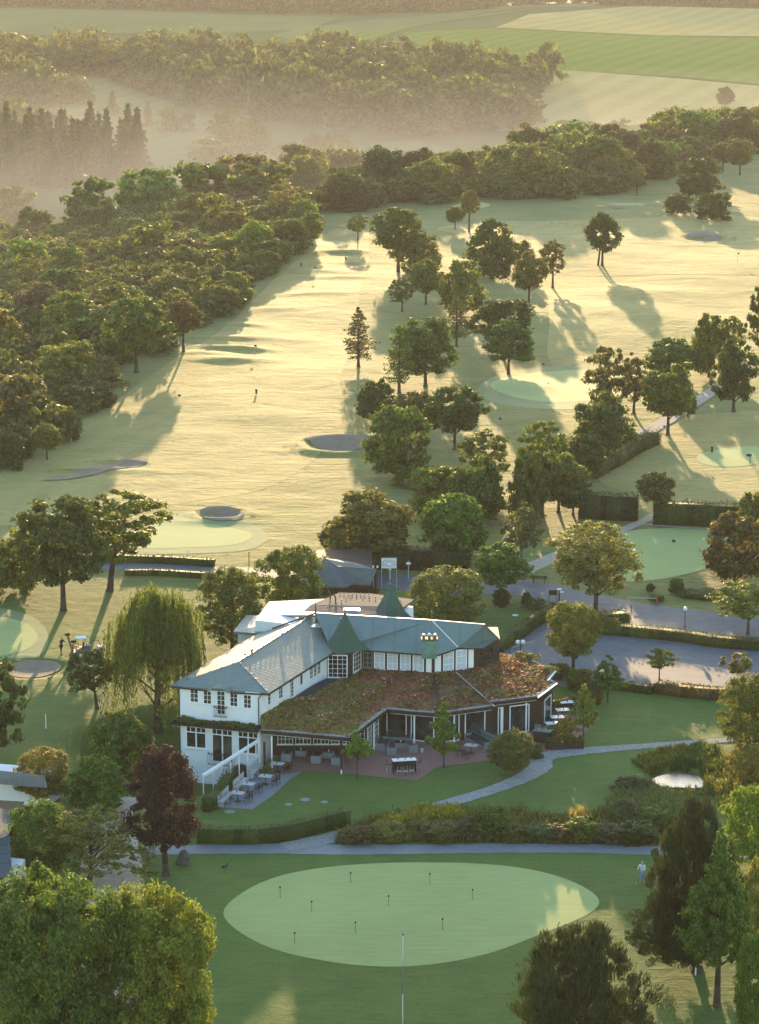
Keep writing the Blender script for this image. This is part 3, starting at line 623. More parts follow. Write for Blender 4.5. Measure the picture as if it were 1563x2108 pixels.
T('bush',18,965,882,80,965,'dark','dark bush cut by the left edge below the conifer',name='bush',cat='bush',trunk=False)
T('bush',142,905,832,62,905,'mid','mid green bush behind the small vase shaped tree',name='bush',cat='bush',trunk=False)
T('airy',-15,1545,1330,130,1540,'dark','dark shrubby tree cut by the left edge of the lawn',cx=-8)
# ---- foreground
T('near',120,2230,1762,350,2215,'green','very large leafy tree filling the bottom left corner',cx=112,nl=16,tr=.4)
T('near',318,2210,1800,285,2195,'yel','sunlit leafy tree, right half of the bottom left pair',cx=322,nl=14,tr=.35)
T('nearmid',92,1660,1530,122,1640,'gold','golden tipped maple behind the long white shed')
T('egg',200,1672,1545,136,1668,'green','dark green tree right of the golden tipped maple',trunk=False)
T('egg',256,1600,1455,140,1596,'green','green tree on the lawn behind the copper beech',trunk=False)
T('copper',342,1803,1512,168,1748,'purple','dark purple copper beech beside the lower path',cx=338,nl=12)
T('wispy',185,1815,1648,270,1790,'yel','wispy pale shrub tree with bare twigs beside the track',nl=24,tr=.16,cx=190)
T('nearmid',88,1800,1632,140,1795,'green','green tree beside the dark panelled roofs',trunk=False)
T('pine',1436,2000,1612,200,1985,'pine','tall dark pine at the right with a broad skirt of branches',name='pine_tree',cat='pine',cx=1425,tr=.3)
T('pine',1380,2000,1822,165,1985,'pine','lower spreading pine limb mass reaching towards the person',name='pine_tree',cat='pine',trunk=False)
T('redwood',1476,2072,1690,190,1985,'redwood','fresh green conical tree in front of the tall dark pine',name='conifer_tree',cat='conifer',tr=.2,single=True)
T('pine',1190,2250,1878,315,2240,'pine','dark pine at the bottom edge right of the flagpole',name='pine_tree',cat='pine',tr=.3)
T('nearmid',1545,1790,1600,130,1780,'lime','bright green layered tree at the right edge behind the pine',trunk=False)
T('nearmid',1548,1560,1372,150,1550,'olive','big olive shrub tree at the right edge above the pond',trunk=False)
T('nearmid',1552,1625,1520,90,1620,'gold','golden shrub at the right edge beside the pond',name='bush',cat='bush',trunk=False)
T('nearmid',1560,1935,1745,80,1930,'gold','sunlit shrub at the right edge behind the green conical tree',name='bush',cat='bush',trunk=False)
T('nearmid',1548,2140,1900,90,2135,'green','dark leafy tree at the lower right edge',trunk=False)
# ---- saplings on the terrace
T('youngc',735,1606,1482,66,1562,'lime','slim young tree left of the white topped bar table',tr=.06,cx=737)
T('youngc',914,1580,1428,84,1548,'lime','taller young tree on the lawn right of the bar table',tr=.06)
T('nearmid',1053,1592,1496,100,1585,'olive','rounded shrub growing behind five short wooden posts',name='bush',cat='bush',trunk=False)
T('youngc',1201,1526,1395,72,1492,'yel','young yellow green tree at the right tip of the terrace',tr=.06)
# ---- the woods
GL = dict(label='tree of the mixed wood on the slope left of the sunny fairway', group='trees of the left wood')
Wd = []
def wood(poly, step, kinds, hr, rr, cols, label, group, name='broadleaf_tree', cat='tree', jitter=.45, limit=400, grow=0):
    P = [gp(*p)[:2] for p in poly]; xs = [p[0] for p in P]; ys = [p[1] for p in P]; n = 0
    y = min(ys); k = 0
    while y < max(ys):
        st = step*(1+grow*(y-min(ys))/(max(ys)-min(ys))); x = min(xs)+(k % 2)*st*.5
        while x < max(xs):
            qx = x+random.uniform(-jitter,jitter)*st; qy = y+random.uniform(-jitter,jitter)*st
            if n < limit and inside(P, np.array([qx]), np.array([qy]))[0]:
                q = random.random()**1.6; R = rr[0]+(rr[1]-rr[0])*q; H = hr[0]+(hr[1]-hr[0])*min(1,max(0,q+random.uniform(-.2,.2)))
                kd = random.choice(kinds); bu = kd in ('bush','farbush') and 'left' in (group or '')
                Wd.append((kd, (qx,qy,tz(qx,qy)-.4), R, H*(.75 if bu else 1), random.choice(cols), 'rounded bush of the mixed wood left of the sunny fairway' if bu else label, 'bushes of the left wood' if bu else group, 'woodland_bush' if bu else name, 'bush' if bu else cat)); n += 1
            x += st
        y += st*.9; k += 1
    return n
LWP = [(-70,960),(30,955),(150,880),(215,840),(235,770),(330,740),(345,690),(470,655),(500,600),(560,560),(640,495),(655,438),(610,418),(520,432),(420,448),(330,472),(160,482),(-60,505),(-110,760)]
c1 = wood(LWP, 8.7, ['bush','oak','farround','bush','round','airye','bush','egg'], (3.5,10.5), (2.2,6.4), ['mid','olive','olive','pale','pale','green','grey','yel','brown','dark'], GL['label'], GL['group'], grow=.45)
RL = dict(label='tree of the dense wood along the ridge beyond the far fairways', group='trees of the ridge wood')
RWP = [(640,440),(760,430),(880,420),(1010,412),(1160,412),(1290,395),(1370,370),(1480,330),(1563,315),(1700,300),(1700,262),(1500,285),(1300,320),(1100,345),(900,378),(700,405)]
c2 = wood(RWP, 17.0, ['bush','farround','oak','round'], (9,16), (5,10), ['dark','mid','olive','olive','pale'], RL['label'], RL['group'])
ML = dict(label='misty tree on the valley floor between the two slopes', group='trees in the valley mist')
for poly, stp in (([(120,500),(350,450),(520,440),(640,425),(560,415),(380,430),(150,480)],24), ([(560,330),(760,300),(790,350),(700,390),(600,400)],28),
     ([(400,290),(500,285),(560,310),(470,350)],28), ([(-40,520),(60,470),(100,450),(0,460)],36)):
    wood(poly, stp, ['farround','oak'], (10,17), (6,11), ['mid','olive','pale'], ML['label'], ML['group'])
EL = dict(label='dark spruce of the stand on the left side of the valley', group='spruces in the misty stand')
c3 = wood([(-40,390),(60,395),(180,390),(300,372),(300,350),(240,340),(120,335),(-40,340)], 13, ['farspruce'], (24,32), (6.5,9), ['dark','pine'], EL['label'], EL['group'], 'spruce_tree', 'spruce')
for (x,y,tp,w_) in ((233,238,190,40),(305,262,212,38)):
    P = gp(x,y); s = scale_at(P.y,P.z); Wd.append(('farspruce',tuple(P),w_/2/s,(y-tp)/s,'dark','single fir %s of the misty upper meadow' % ('on the left' if x < 250 else 'in the middle'),None,'fir_tree','fir'))
for (x,y,tp,w_,lb) in ((180,215,176,34,'round tree above the two bright far bunkers'),(160,212,172,30,'pale round tree left of the far bunkers'),(265,238,210,20,'tiny bare tree right of the single fir'),(345,275,222,50,'rounded tree beside the middle fir of the upper meadow'),
     (385,272,230,44,'rounded tree, rightmost on the upper misty meadow'),(460,300,222,60,'tall round tree in the middle of the misty valley'),(527,305,245,62,'dark dome shaped tree in the misty valley'),(425,335,280,70,'broad tree with trunk in the misty valley meadow'),(445,350,300,60,'low tree below the broad misty tree'),
     (1160,276,246,42,'round bush at the foot of the far right field'),(1208,280,250,52,'wider round bush at the foot of the far right field'),(1275,272,243,44,'domed bush where the ridge wood meets the field')):
    P = gp(x,y); s = scale_at(P.y,P.z); Wd.append(('farround',tuple(P),w_/2/s,(y-tp)/s,random.choice(['mid','olive']),lb,None,'broadleaf_tree','tree'))
for a in Wd: plain_tree(a[0], a[1], a[2], a[3], a[4], a[5], a[6], a[7], a[8])
print('woods', c1, c2, c3, len(Wd))
# far woods on the opposite slope read as one mass
def mass(name, polys, step, hr, rr):
    protos = []
    for i in range(5):
        r = np.random.default_rng(900+i); me = crown('tmp', 'oak', 30, 620, .30, 910+i, L_, .3, lobes=.35)
        v = np.zeros(len(me.vertices)*3, np.float32); me.vertices.foreach_get('co', v); protos.append(v.reshape(-1,3)); bpy.data.meshes.remove(me)
    V = []
    for poly in polys:
        P = [gp(*p)[:2] for p in poly]; xs = [p[0] for p in P]; ys = [p[1] for p in P]; gx, gy = np.meshgrid(np.arange(min(xs),max(xs),step), np.arange(min(ys),max(ys),step))
        gx = gx.ravel()+rng.uniform(-.45,.45,gx.size)*step; gy = gy.ravel()+rng.uniform(-.45,.45,gy.size)*step; m = inside(P, gx, gy); gx, gy = gx[m], gy[m]; gz = terr(gx, gy)
        for x,y,z in zip(gx,gy,gz):
            R = random.uniform(*rr); H = random.uniform(*hr); a = random.uniform(0,6.28); c, s = math.cos(a), math.sin(a); p = protos[random.randrange(5)]
            V.append(np.stack([(p[:,0]*c-p[:,1]*s)*R+x, (p[:,0]*s+p[:,1]*c)*R+y, p[:,2]*H*.52+z+H*.5], 1))
    V = np.concatenate(V); me = fast_mesh(name, V, np.arange(len(V)).reshape(-1,4), L_); o = mobj(name, me); o.color = (.085,.11,.035,1); tag(o, None, None, None, 'stuff'); print(name, len(V)//4)
mass('woodland_thicket', [LWP], 4.6, (2.5,6), (2.0,3.6))
mass('woodland_thicket', [RWP], 8, (5,9), (3.5,6))
mass('far_woods', [[(70,160),(240,160),(262,188),(330,208),(460,235),(640,270),(900,286),(1100,268),(1060,218),(1120,205),(1135,180),(960,150),(760,138),(600,140),(430,125),(160,112),(95,118)],
  [(-60,125),(40,118),(75,150),(60,170),(140,205),(165,222),(60,225),(-60,222)], [(-100,250),(40,285),(90,300),(150,330),(-100,330)]], 19, (13,27), (8,15))
mass('far_woods', [[(-120,16),(200,20),(480,25),(760,31),(930,27),(1090,9),(1200,11),(1420,13),(1700,18),(1700,3),(900,6),(-120,3)]], 20, (15,24), (9,13))
# ---------------------------------------------------------------- clubhouse
CL = empty('clubhouse', (-2, 205, 0), 0, 'white clubhouse with sea green roofs, green spires and a sedum covered terrace roof', 'clubhouse')
A = Vector((-17.15,199.0)); B = Vector((-10.1,196.8)); C = Vector((-4.8,209.3)); dv_ = (C-B); D = A+dv_*1.12; C2 = B+dv_*1.12
def V3(p, z): return Vector((p[0],p[1],z))
hp = lambda name, mb, mat, par=CL, sm=False: mb.build(name, mat, par, world=True, smooth=sm)
hp('wall', MB().prism([A,B,C2,D], -3.2, 5.98), M['white'])
def window(a, b, z0, z1, nx, ny, frame=M['wpaint'], fw=.07, pane=M['glass'], proud=.05, par=CL, name='window', bars=.032, sill=True, side=None):
    """a, b: plan points of the opening on the wall, left to right seen from outside"""
    a = Vector(a[:2]); b = Vector(b[:2]); u = (b-a).normalized(); n = Vector((u.y, -u.x)); w = (b-a).length; h = z1-z0
    P = lambda s, z, o: Vector((a.x+u.x*s+n.x*o, a.y+u.y*s+n.y*o, z)); rz = math.atan2(u.y, u.x); f = MB()
    for s in (fw/2, w-fw/2): f.box(P(s,(z0+z1)/2,proud/2), (fw,proud+.02,h), rz)
    for z in (z0+fw/2, z1-fw/2): f.box(P(w/2,z,proud/2), (w-2*fw,proud+.02,fw), rz)
    if nx > 1 or ny > 1:
        for i in range(1,nx): f.box(P(w*i/nx,(z0+z1)/2,proud*.5), (bars*(1.9 if nx % 2 == 0 and i == nx//2 and nx > 2 else 1),proud*.7,h-2*fw), rz)
        for j in range(1,ny): f.box(P(w/2,z0+h*j/ny,proud*.5), (w-2*fw,proud*.6,bars), rz)
    o = hp(name, f, frame, par)
    hp('pane', MB().box(P(w/2,(z0+z1)/2,.006), (w-2*fw+.01,.02,h-2*fw+.01), rz), pane, o)
    if sill: hp('sill', MB().box(P(w/2,z0-.035,.06), (w+.16,.16,.05), rz), frame, o)
    return o
def onl(p, q, t): return p+(q-p)*t
AB = lambda t: onl(A,B,t); BC = lambda t: onl(B,C,t)
pxt = lambda x: (x-368)/168.
for x0,x1,z0,z1,nx,ny in ((391.5,409.5,4.6,5.78,2,3),(419,437,4.55,5.75,2,3),(474,491,4.55,5.75,2,3),(502,519,4.5,5.75,2,3)): window(AB(pxt(x0)),AB(pxt(x1)),z0,z1,nx,ny)
window(AB(pxt(447)),AB(pxt(465)),3.75,5.86,2,5,name='french_window')
window(AB(pxt(381)),AB(pxt(425)),.5,2.5,2,1,name='window',fw=.12,bars=.12); window(AB(pxt(489)),AB(pxt(533)),.45,2.5,2,1,fw=.12,bars=.12)
window(AB(pxt(435)),AB(pxt(480)),-.55,2.5,2,1,name='french_window',fw=.12,bars=.12,sill=False)
nAB = Vector(((B-A).normalized().y, -(B-A).normalized().x)); rAB = math.atan2((B-A).y,(B-A).x)
tr = MB()   # transom bars with small top lights on the lower windows
for x0,x1 in ((381,425),(489,533),(435,480)):
    a,b = AB(pxt(x0)),AB(pxt(x1)); m = (a+b)/2+nAB*.075; tr.box((m.x,m.y,1.95), ((b-a).length-.1,.05,.09), rAB)
    for q in (.25,.75): m = onl(a,b,q)+nAB*.075; tr.box((m.x,m.y,2.2), (.05,.05,.48), rAB)
hp('transom', tr, M['wpaint'])
def railing(a, b, z0, z1, off, par=CL, n=9):
    mb = MB(); u = (b-a).normalized(); nn = Vector((u.y,-u.x)); a2 = a+nn*off; b2 = b+nn*off
    for z in (z0,z1,z1-.1*(z1-z0)): mb.bar(V3(a2,z),V3(b2,z),.035); [mb.bar(V3(p,z),V3(q,z),.035) for p,q in ((a,a2),(b,b2))]
    for i in range(n+1): p = onl(a2,b2,i/n); mb.bar(V3(p,z0),V3(p,z1),.022)
    return hp('balcony_railing', mb, M['black'], par)
railing(AB(pxt(443)),AB(pxt(468)),3.6,4.5,.28); railing(AB(pxt(429)),AB(pxt(484)),-.7,.3,.3,n=14)
# downpipe, canopy with plants over the ground floor
p = B+nAB*.09+Vector((-.1,0)); hp('downpipe', MB().path([(p.x+.35,p.y+.1,5.9),(p.x,p.y,5.55),(p.x,p.y,3.1)],[.045]*3,7), M['black'])
p = A+nAB*.06; hp('downpipe', MB().tube((p.x+.06,p.y,5.7),(p.x+.06,p.y,-2.6),.045), M['black'])
a,b = A-(B-A).normalized()*.5,B+(B-A).normalized()*.05; cb = MB(); q = [V3(a,3.12),V3(b,3.12),V3(b+nAB*.75,2.82),V3(a+nAB*.75,2.82)]
cb.slab([tuple(v) for v in q], .14); hp('canopy', cb, M['timber'])
hp('gutter', MB().bar(V3(a+nAB*.8,2.74),V3(b+nAB*.8,2.74),.1), M['black'])
for i in range(11):
    p = onl(a,b,(i+.6)/11.6)+nAB*random.uniform(.3,.6); o = mobj('canopy_plant', CR['farbush'][i % 4], CL); r_ = random.uniform(.2,.42)
    o.location = Vector((p.x,p.y,3.15))-CL.location; o.scale = (r_*1.3,r_,r_*.9); o.color = (.09,.15,.035,1)
for i in range(7): # rafter ends
    p = onl(a,b,(i+.5)/7)+nAB*.4; hp('rafter', MB().bar(V3(p-nAB*.35,2.86),V3(p+nAB*.33,2.62),.07,.1), M['timber'])
# small windows on the long side wall
for t0,t1,z0,z1,nx,ny,nm in ((.105,.15,4.45,5.5,1,3,'window'),(.265,.325,4.35,5.5,2,3,'window'),(.435,.49,3.85,5.5,2,5,'french_window'),(.585,.63,4.35,5.45,1,1,'window'),(.735,.79,4.35,5.5,2,3,'window'),(.795,.85,4.35,5.5,2,3,'window'),(.855,.91,4.35,5.5,2,3,'window')):
    window(BC(t0),BC(t1),z0,z1,nx,ny,name=nm)
# main roof: hip at the front, ridge running back
def roofpoly(name, polys, mat, t=.12, par=CL):
    mb = MB()
    for k,pl in enumerate(polys): mb.slab([tuple(v) for v in pl], t)
    return hp(name, mb, mat, par)
eL = un(350,1411,6.0); eR = un(553,1427,6.0); hip = un(491,1362,7.0); rE = un(643,1266,7.15); eT = Vector((-4.0,209.6,6.0)); eB = Vector((-2.6,212.9,6.0))
eLb = eL+(rE-hip)*1.05; eLb.z = 6.0; hipS = None
roofpoly('roof', [[eL,eR,hip],[eR,eT,eB,rE,hip],[hip,rE,eLb,eL]], M['roof'], .16)
hp('ridge_cap', MB().bar(hip+Vector((0,0,.02)),rE+Vector((0,0,.02)),.16,.07).bar(hip+Vector((0,0,.0)),eR+Vector((0,0,.03)),.1,.05), M['roof2'])
# eyebrow above the french window
m = AB(pxt(456)); eb = MB(); 
for s in (-1,1):
    e0 = AB(pxt(456+s*22))+nAB*.75; e1 = AB(pxt(456+s*10))+nAB*.78; e2 = m+nAB*.8
    eb.slab([V3(e0,6.0),V3(e1,6.27),V3(e1-nAB*1.0,6.42),V3(e0-nAB*.9,6.3)],.1); eb.slab([V3(e1,6.27),V3(e2,6.3),V3(e2-nAB*1.0,6.43),V3(e1-nAB*1.0,6.42)],.1)
hp('eyebrow_roof', eb, M['roof'])
bo = MB()   # fascia and gutters
for p,q in ((eL,AB(pxt(434)).to_3d()+Vector((nAB.x*.45,nAB.y*.45,6.0))),(AB(pxt(478)).to_3d()+Vector((nAB.x*.45,nAB.y*.45,6.0)),eR),(eR,eT),(eL,eLb)): bo.bar(Vector(p)-Vector((0,0,.12)),Vector(q)-Vector((0,0,.12)),.09,.13)
hp('gutter', bo, M['timber'])
def vent(p, h=.35, r=.045): 
    mb = MB(); mb.tube(p,(p.x,p.y,p.z+h),r,r,7); mb.lathe([(r*1.9,h*.85),(r*2.1,h),(r*.6,h*1.15)],p,8); return hp('roof_vent', mb, M['black'])
for t_,o_ in ((.10,.2),(.14,.8),(.2,.5),(.24,.9)): q = onl(hip,rE,t_); vent(Vector((q.x-o_*.4,q.y-o_,q.z-.12)),.4)
hk = MB()
for i in range(15): q = onl(hip,rE,(i+.5)/15); hk.box((q.x+.1,q.y,q.z+.09),(.09,.09,.12))
for i in range(6): q = onl(hip,eR,(i+.5)/6); hk.box((q.x,q.y,q.z+.06),(.09,.09,.1))
for i in range(6): q = onl(hip,eL,(i+.5)/6); hk.box((q.x,q.y,q.z+.06),(.09,.09,.1))
hp('snow_guard', hk, M['black'])
vent(un(664,1310,6.9),.4)
# cross wing
w0 = un(745,1376,3.9); w1 = un(891,1385,3.9); w2 = un(977,1376,3.9); w3 = w2+Vector((2.4,2.6,0)); tF0 = un(673,1396,3.5); tF1 = un(724,1397,3.5)
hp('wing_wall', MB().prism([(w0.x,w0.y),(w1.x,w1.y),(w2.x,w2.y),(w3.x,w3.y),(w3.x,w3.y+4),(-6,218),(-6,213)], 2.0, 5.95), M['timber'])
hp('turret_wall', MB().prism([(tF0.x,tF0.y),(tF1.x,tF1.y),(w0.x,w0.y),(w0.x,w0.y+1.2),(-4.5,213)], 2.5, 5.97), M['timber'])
pa = lambda P,Q,x: onl(Vector(P[:2]),Vector(Q[:2]),(x-(781.5+F*P[0]/(P[1]*math.cos(PITCH)+(CH-P[2])*math.sin(PITCH))))/((781.5+F*Q[0]/(Q[1]*math.cos(PITCH)+(CH-Q[2])*math.sin(PITCH)))-(781.5+F*P[0]/(P[1]*math.cos(PITCH)+(CH-P[2])*math.sin(PITCH)))))
window(pa(tF0,tF1,675),pa(tF0,tF1,716),3.55,5.7,4,5,name='french_window',fw=.1)
window(pa(tF1,w0,727),pa(tF1,w0,743),3.95,5.75,3,4,fw=.08)
window(pa(w0,w1,748),pa(w0,w1,767),4.0,5.85,2,4,frame=M['steel'],fw=.05,bars=.03)
for x0,x1 in ((770.5,793),(797.5,819.5),(824,846),(850,873)): window(pa(w0,w1,x0),pa(w0,w1,x1),3.92,5.82,2,3,pane=M['blind'],fw=.09)
hp('shutter_panel', MB().box((*((pa(w0,w1,877)+pa(w0,w1,889))/2-Vector((0,.05))),4.87),(.5,.06,1.9),math.atan2(w1.y-w0.y,w1.x-w0.x)), M['wpaint'])
hp('shutter_panel', MB().box((*((pa(w1,w2,895)+pa(w1,w2,908))/2-Vector((0,.05))),4.87),(.58,.06,1.9),math.atan2(w2.y-w1.y,w2.x-w1.x)), M['wpaint'])
for x0,x1 in ((912,934),(938,961)): window(pa(w1,w2,x0),pa(w1,w2,x1),3.92,5.82,2,3,pane=M['blind'],fw=.09)
hp('shutter_panel', MB().box((*((pa(w1,w2,964)+pa(w1,w2,975))/2-Vector((0,.05))),4.87),(.5,.06,1.9),math.atan2(w2.y-w1.y,w2.x-w1.x)), M['wpaint'])
window((w2.x+.4,w2.y+.42),(w3.x-.6,w3.y-.68),4.3,5.5,3,2,frame=M['brown'],fw=.08)
r0 = un(650,1262,8.2); r1 = un(889,1277,8.2); r2 = un(999,1286,7.7); g0 = Vector((-2.6,210.4,6.0)); g1 = un(899,1348,5.98); g2 = un(943,1333,6.0); g3 = un(995,1333,6.0); g4 = un(1027,1313,6.0)
rb = Vector((r1.x,r1.y+.3,8.2)); back0 = Vector((-6,217.5,6.0)); back1 = Vector((6,217.0,6.0))
roofpoly('roof', [[r0,Vector((-4.3,209.8,6.05)),g0,g1,r1],[r1,g1,g2],[r1,g2,g3,g4,r2],[r0,r1,back1,back0],[r1,r2,g4,back1]], M['roof2'], .16)
hp('ridge_cap', MB().bar(r1+Vector((0,0,.03)),g2+Vector((0,0,.04)),.1,.06).bar(r0+Vector((0,0,.03)),r1+Vector((0,0,.03)),.14,.06).bar(r1+Vector((0,0,.03)),r2+Vector((0,0,.03)),.12,.06), M['wpaint'])
hp('valley_gutter', MB().bar(un(650,1262,8.25),un(560,1296,7.0)+Vector((0,0,.1)),.12,.12), M['timber'])
gu = MB()
for p,q in ((g0,g1),(g1,g2),(g2,g3),(g3,g4)): gu.bar(Vector(p)-Vector((0,0,.1)),Vector(q)-Vector((0,0,.1)),.1,.12)
hp('gutter', gu, M['timber'])
vent(un(702,1281,8.0),.3); vent(un(713,1281,8.0),.3)
def spire(name, ctr, half, z0, z1, rot, mat=M['spire']):
    mb = MB(); prof = [(1.0,0),(.80,.07),(.58,.22),(.36,.5),(.17,.78),(.03,1.0)]; vs = []; n = 4; up = []
    for r_,t in prof:
        for k in range(4):
            a = rot+PI/4+k*PI/2; up.append((ctr[0]+half*1.414*r_*math.cos(a), ctr[1]+half*1.414*r_*math.sin(a), z0+(z1-z0)*t))
    fs = [(k*4+i,k*4+(i+1)%4,(k+1)*4+(i+1)%4,(k+1)*4+i) for k in range(len(prof)-1) for i in range(4)]+[(3,2,1,0),tuple(range(20,24))]
    mb.add(up, fs); o = hp(name, mb, mat)
    hp('finial', MB().tube((ctr[0],ctr[1],z1-.05),(ctr[0],ctr[1],z1+.5),.04,.03).lathe([(.02,.15),(.1,.22),(.1,.28),(.03,.38)],(ctr[0],ctr[1],z1),8), M['black'], o)
    return o
spire('spire', (-3.1,210.55), 1.68, 6.02, 9.25, math.radians(32))
spire('spire', (1.05,219.2), 1.7, 6.6, 9.75, math.radians(25))
hp('finial', MB().tube(r1,(r1.x,r1.y,9.0),.05,.03).lathe([(.02,0),(.12,.08),(.03,.25)],(r1.x,r1.y,8.85),8), M['copper'])
hp('finial', MB().tube(r0,(r0.x,r0.y,9.2),.09,.03), M['brown'])
# copper chimney with steel cowls
cc = un(884,1338,6.7); ch = MB(); ch.lathe([(.95,-.7),(.95,.0),(.82,.85),(.84,1.0)],cc,4); 
for i in range(len(ch.v)):
    x,y,z = ch.v[i]; dx, dy = x-cc.x, y-cc.y; ch.v[i] = (cc.x+(dx-dy)*.7071, cc.y+(dx+dy)*.7071*.6, z)
cho = hp('chimney', ch, M['copper'])
hp('chimney_cap', MB().box((cc.x,cc.y,cc.z+1.06),(1.5,1.0,.1)), M['brown'], cho)
for k in range(3): hp('cowl', MB().lathe([(.12,0),(.12,.18),(.2,.2),(.2,.32),(.05,.4)],(cc.x-.5+k*.5,cc.y,cc.z+1.1),10), M['steel'], cho, True)
hp('ridge_box', MB().box(un(725,1262,7.9),(1.5,.8,.7)).box(un(722,1255,8.3),(1.1,.7,.12)), M['steel'])
# rear wings
k0 = un(640,1245,7.3); k1 = un(698,1220,7.3); k2 = un(767,1222,7.3); k3 = un(853,1234,7.3); k4 = un(832,1249,7.3); kf = Vector((-7.5,217.5,7.1))
hp('wing_wall', MB().prism([(-11.5,216.8),(-6,214.5),(2.4,218.5),(3.2,221.8),(-3,225),(-10.5,223.5)], -.5, 6.9), M['white'])
roofpoly('roof', [[kf,Vector((2.2,218.2,7.1)),k4,k3,k2,k1,k0]], roofmat('pale_zinc_roof', (.10,.10,.10), (.14,.14,.14), math.radians(60), .9, 2.2, .12, .7), .22)
for p in (un(680,1233,7.3),un(691,1240,7.3)): hp('roof_vent', MB().path([p,(p.x,p.y,p.z+.5),(p.x-.15,p.y,p.z+.75)],[.07,.07,.09],7), M['brown'])
hk = MB()
for a_,b_ in ((un(655,1262,7.35),un(722,1227,7.35)),(un(735,1226,7.35),un(825,1238,7.35)),(un(700,1222,7.35),un(760,1224,7.35))):
    for i in range(8): q = onl(a_,b_,i/7); hk.box((q.x,q.y,q.z+.05),(.1,.1,.13))
hp('snow_guard', hk, M['brown'])
l0 = un(480,1300,5.6); l1 = un(507,1266,5.6); l2 = un(610,1270,6.6); l3 = un(560,1306,5.9)
roofpoly('roof', [[l0,l3,l2,l1]], M['roof2'], .2)
m0 = un(500,1310,5.9); m1 = un(648,1265,7.7); m2 = un(575,1262,7.2); m3 = un(508,1299,6.0)
roofpoly('roof', [[un(575,1266,6.9),un(585,1258,7.0),un(650,1259,7.6),un(648,1266,7.6)]], M['roof2'], .2)
hp('wing_wall', MB().prism([(-13.2,218.3),(-9.5,217.2),(-8.5,222.5),(-12.4,223.5)], -.5, 5.55), M['white'])
# ---- sedum roof round the ground floor
O = [un(538,1502,3.1),un(640,1512,3.05),un(719,1519,3.05),un(797,1460,3.05),un(901,1469,3.05),un(1019,1453,3.05)]
I = [Vector((B.x+.05,B.y+.1,3.1)),un(588,1437,4.0),un(640,1438,3.75),un(704,1397,3.9),un(722,1398,3.9),w0,w1,un(939,1381,3.93)]
O2 = [un(1012,1446,3.35),un(1108,1434,3.35),un(1148,1407,3.35),un(1132,1398,3.4),un(1144,1381,3.4),un(1085,1352,3.5),un(1012,1338,3.6)]
I2 = [un(939,1381,3.95),w2,un(1008,1360,3.95)]
def pdist(P, x, y, closed=False):
    d = np.full(x.shape, 1e9)
    for i in range(len(P)-1):
        a, b = P[i], P[i+1]; dx, dy = b[0]-a[0], b[1]-a[1]; t = np.clip(((x-a[0])*dx+(y-a[1])*dy)/(dx*dx+dy*dy+1e-9),0,1); d = np.minimum(d, np.hypot(x-a[0]-t*dx, y-a[1]-t*dy))
    return d
def sedum(O, I, zo, zi, seam):
    poly = [tuple(p[:2]) for p in O]+[tuple(p[:2]) for p in I[::-1]]
    rs = np.random.default_rng(5)
    def zf(x, y):
        a = pdist(O,x,y); b = pdist(I,x,y); h = zo+(zi-zo)*a/(a+b+1e-6)
        return h+(.035*np.sin(x*9+y*4)*np.sin(y*7-x*3)+.05*rs.uniform(-1,1,x.shape))*np.clip(a*3,0,1)
    o = drape('sedum_roof', poly, M['sedum'], 0, .22, px=False, smooth=False, zfun=zf); del o['kind']
    for v in o.data.vertices: v.co -= CL.location
    o.parent = CL
    ra = np.random.default_rng(len(O)); bx = [p[0] for p in poly]; by = [p[1] for p in poly]
    for cname, cc_, nn in (('olive',(.17,.165,.045),5200),('russet',(.19,.09,.058),4200),('pink',(.46,.30,.27),1500)):
        x = ra.uniform(min(bx),max(bx),nn*3); y = ra.uniform(min(by),max(by),nn*3); k_ = np.sin(x*.9+y*.5+len(cname))*np.sin(y*1.3-x*.7+2*len(cname))+ra.normal(size=x.shape)*.35
        bias = {'olive':np.where(x < -1.5,.5,-.25),'russet':np.where(x > -2,.3,-.3),'pink':0*x-.35}[cname]
        m = inside(poly,x,y) & (k_+bias > .1); x,y = x[m][:nn],y[m][:nn]; P_ = np.stack([x,y,zf(x,y)+.035],1)-np.array(CL.location)
        lv,lfc = leaf_quads(P_, nrm(np.array([0,0,1.1])+ra.normal(size=P_.shape)*.45), .24, ra, .7); q = mobj('sedum_clumps', fast_mesh('sedum_clumps', lv, lfc, L_), CL); q.color = (*cc_,1); q['kind'] = 'stuff'
    # gravel verge, fascia and soffit
    ve = MB(); fa = MB(); tr_ = MB()
    for i in range(len(O)-1):
        a = Vector(O[i]); b = Vector(O[i+1]); u = (b-a).normalized(); n = Vector((u.y,-u.x,0)); a.z = b.z = zo
        ve.box(((a+b)/2)-n*.16+Vector((0,0,.03)), ((b-a).length,.34,.1), math.atan2(u.y,u.x)); fa.box(((a+b)/2)+n*.03-Vector((0,0,.12)), ((b-a).length+.05,.06,.26), math.atan2(u.y,u.x))
        tr_.box(((a+b)/2)-n*.35-Vector((0,0,.4)), ((b-a).length-.3,.09,.14), math.atan2(u.y,u.x))
    hp('gravel_verge', ve, M['gravel']); hp('fascia', fa, M['timber']); hp('eaves_beam', tr_, M['wpaint'])
    sf = MB(); sf.prism(poly, zo-.32, zo-.2); hp('soffit', sf, M['timber'])
sedum(O, I, 3.05, 3.95, None); sedum(O2, I2, 3.37, 3.95, None)
hp('seam_rail', MB().bar(un(939,1384,4.02),un(1018,1454,3.2),.1,.08), M['steel'])
hp('seam_rail', MB().bar(un(893,1388,4.0),un(906,1466,3.1),.16,.05), M['timber'])
hp('deck', MB().slab([un(590,1436,3.72),un(640,1440,3.72),un(706,1397,3.72),un(673,1396,3.72)],.3), M['cushion'])
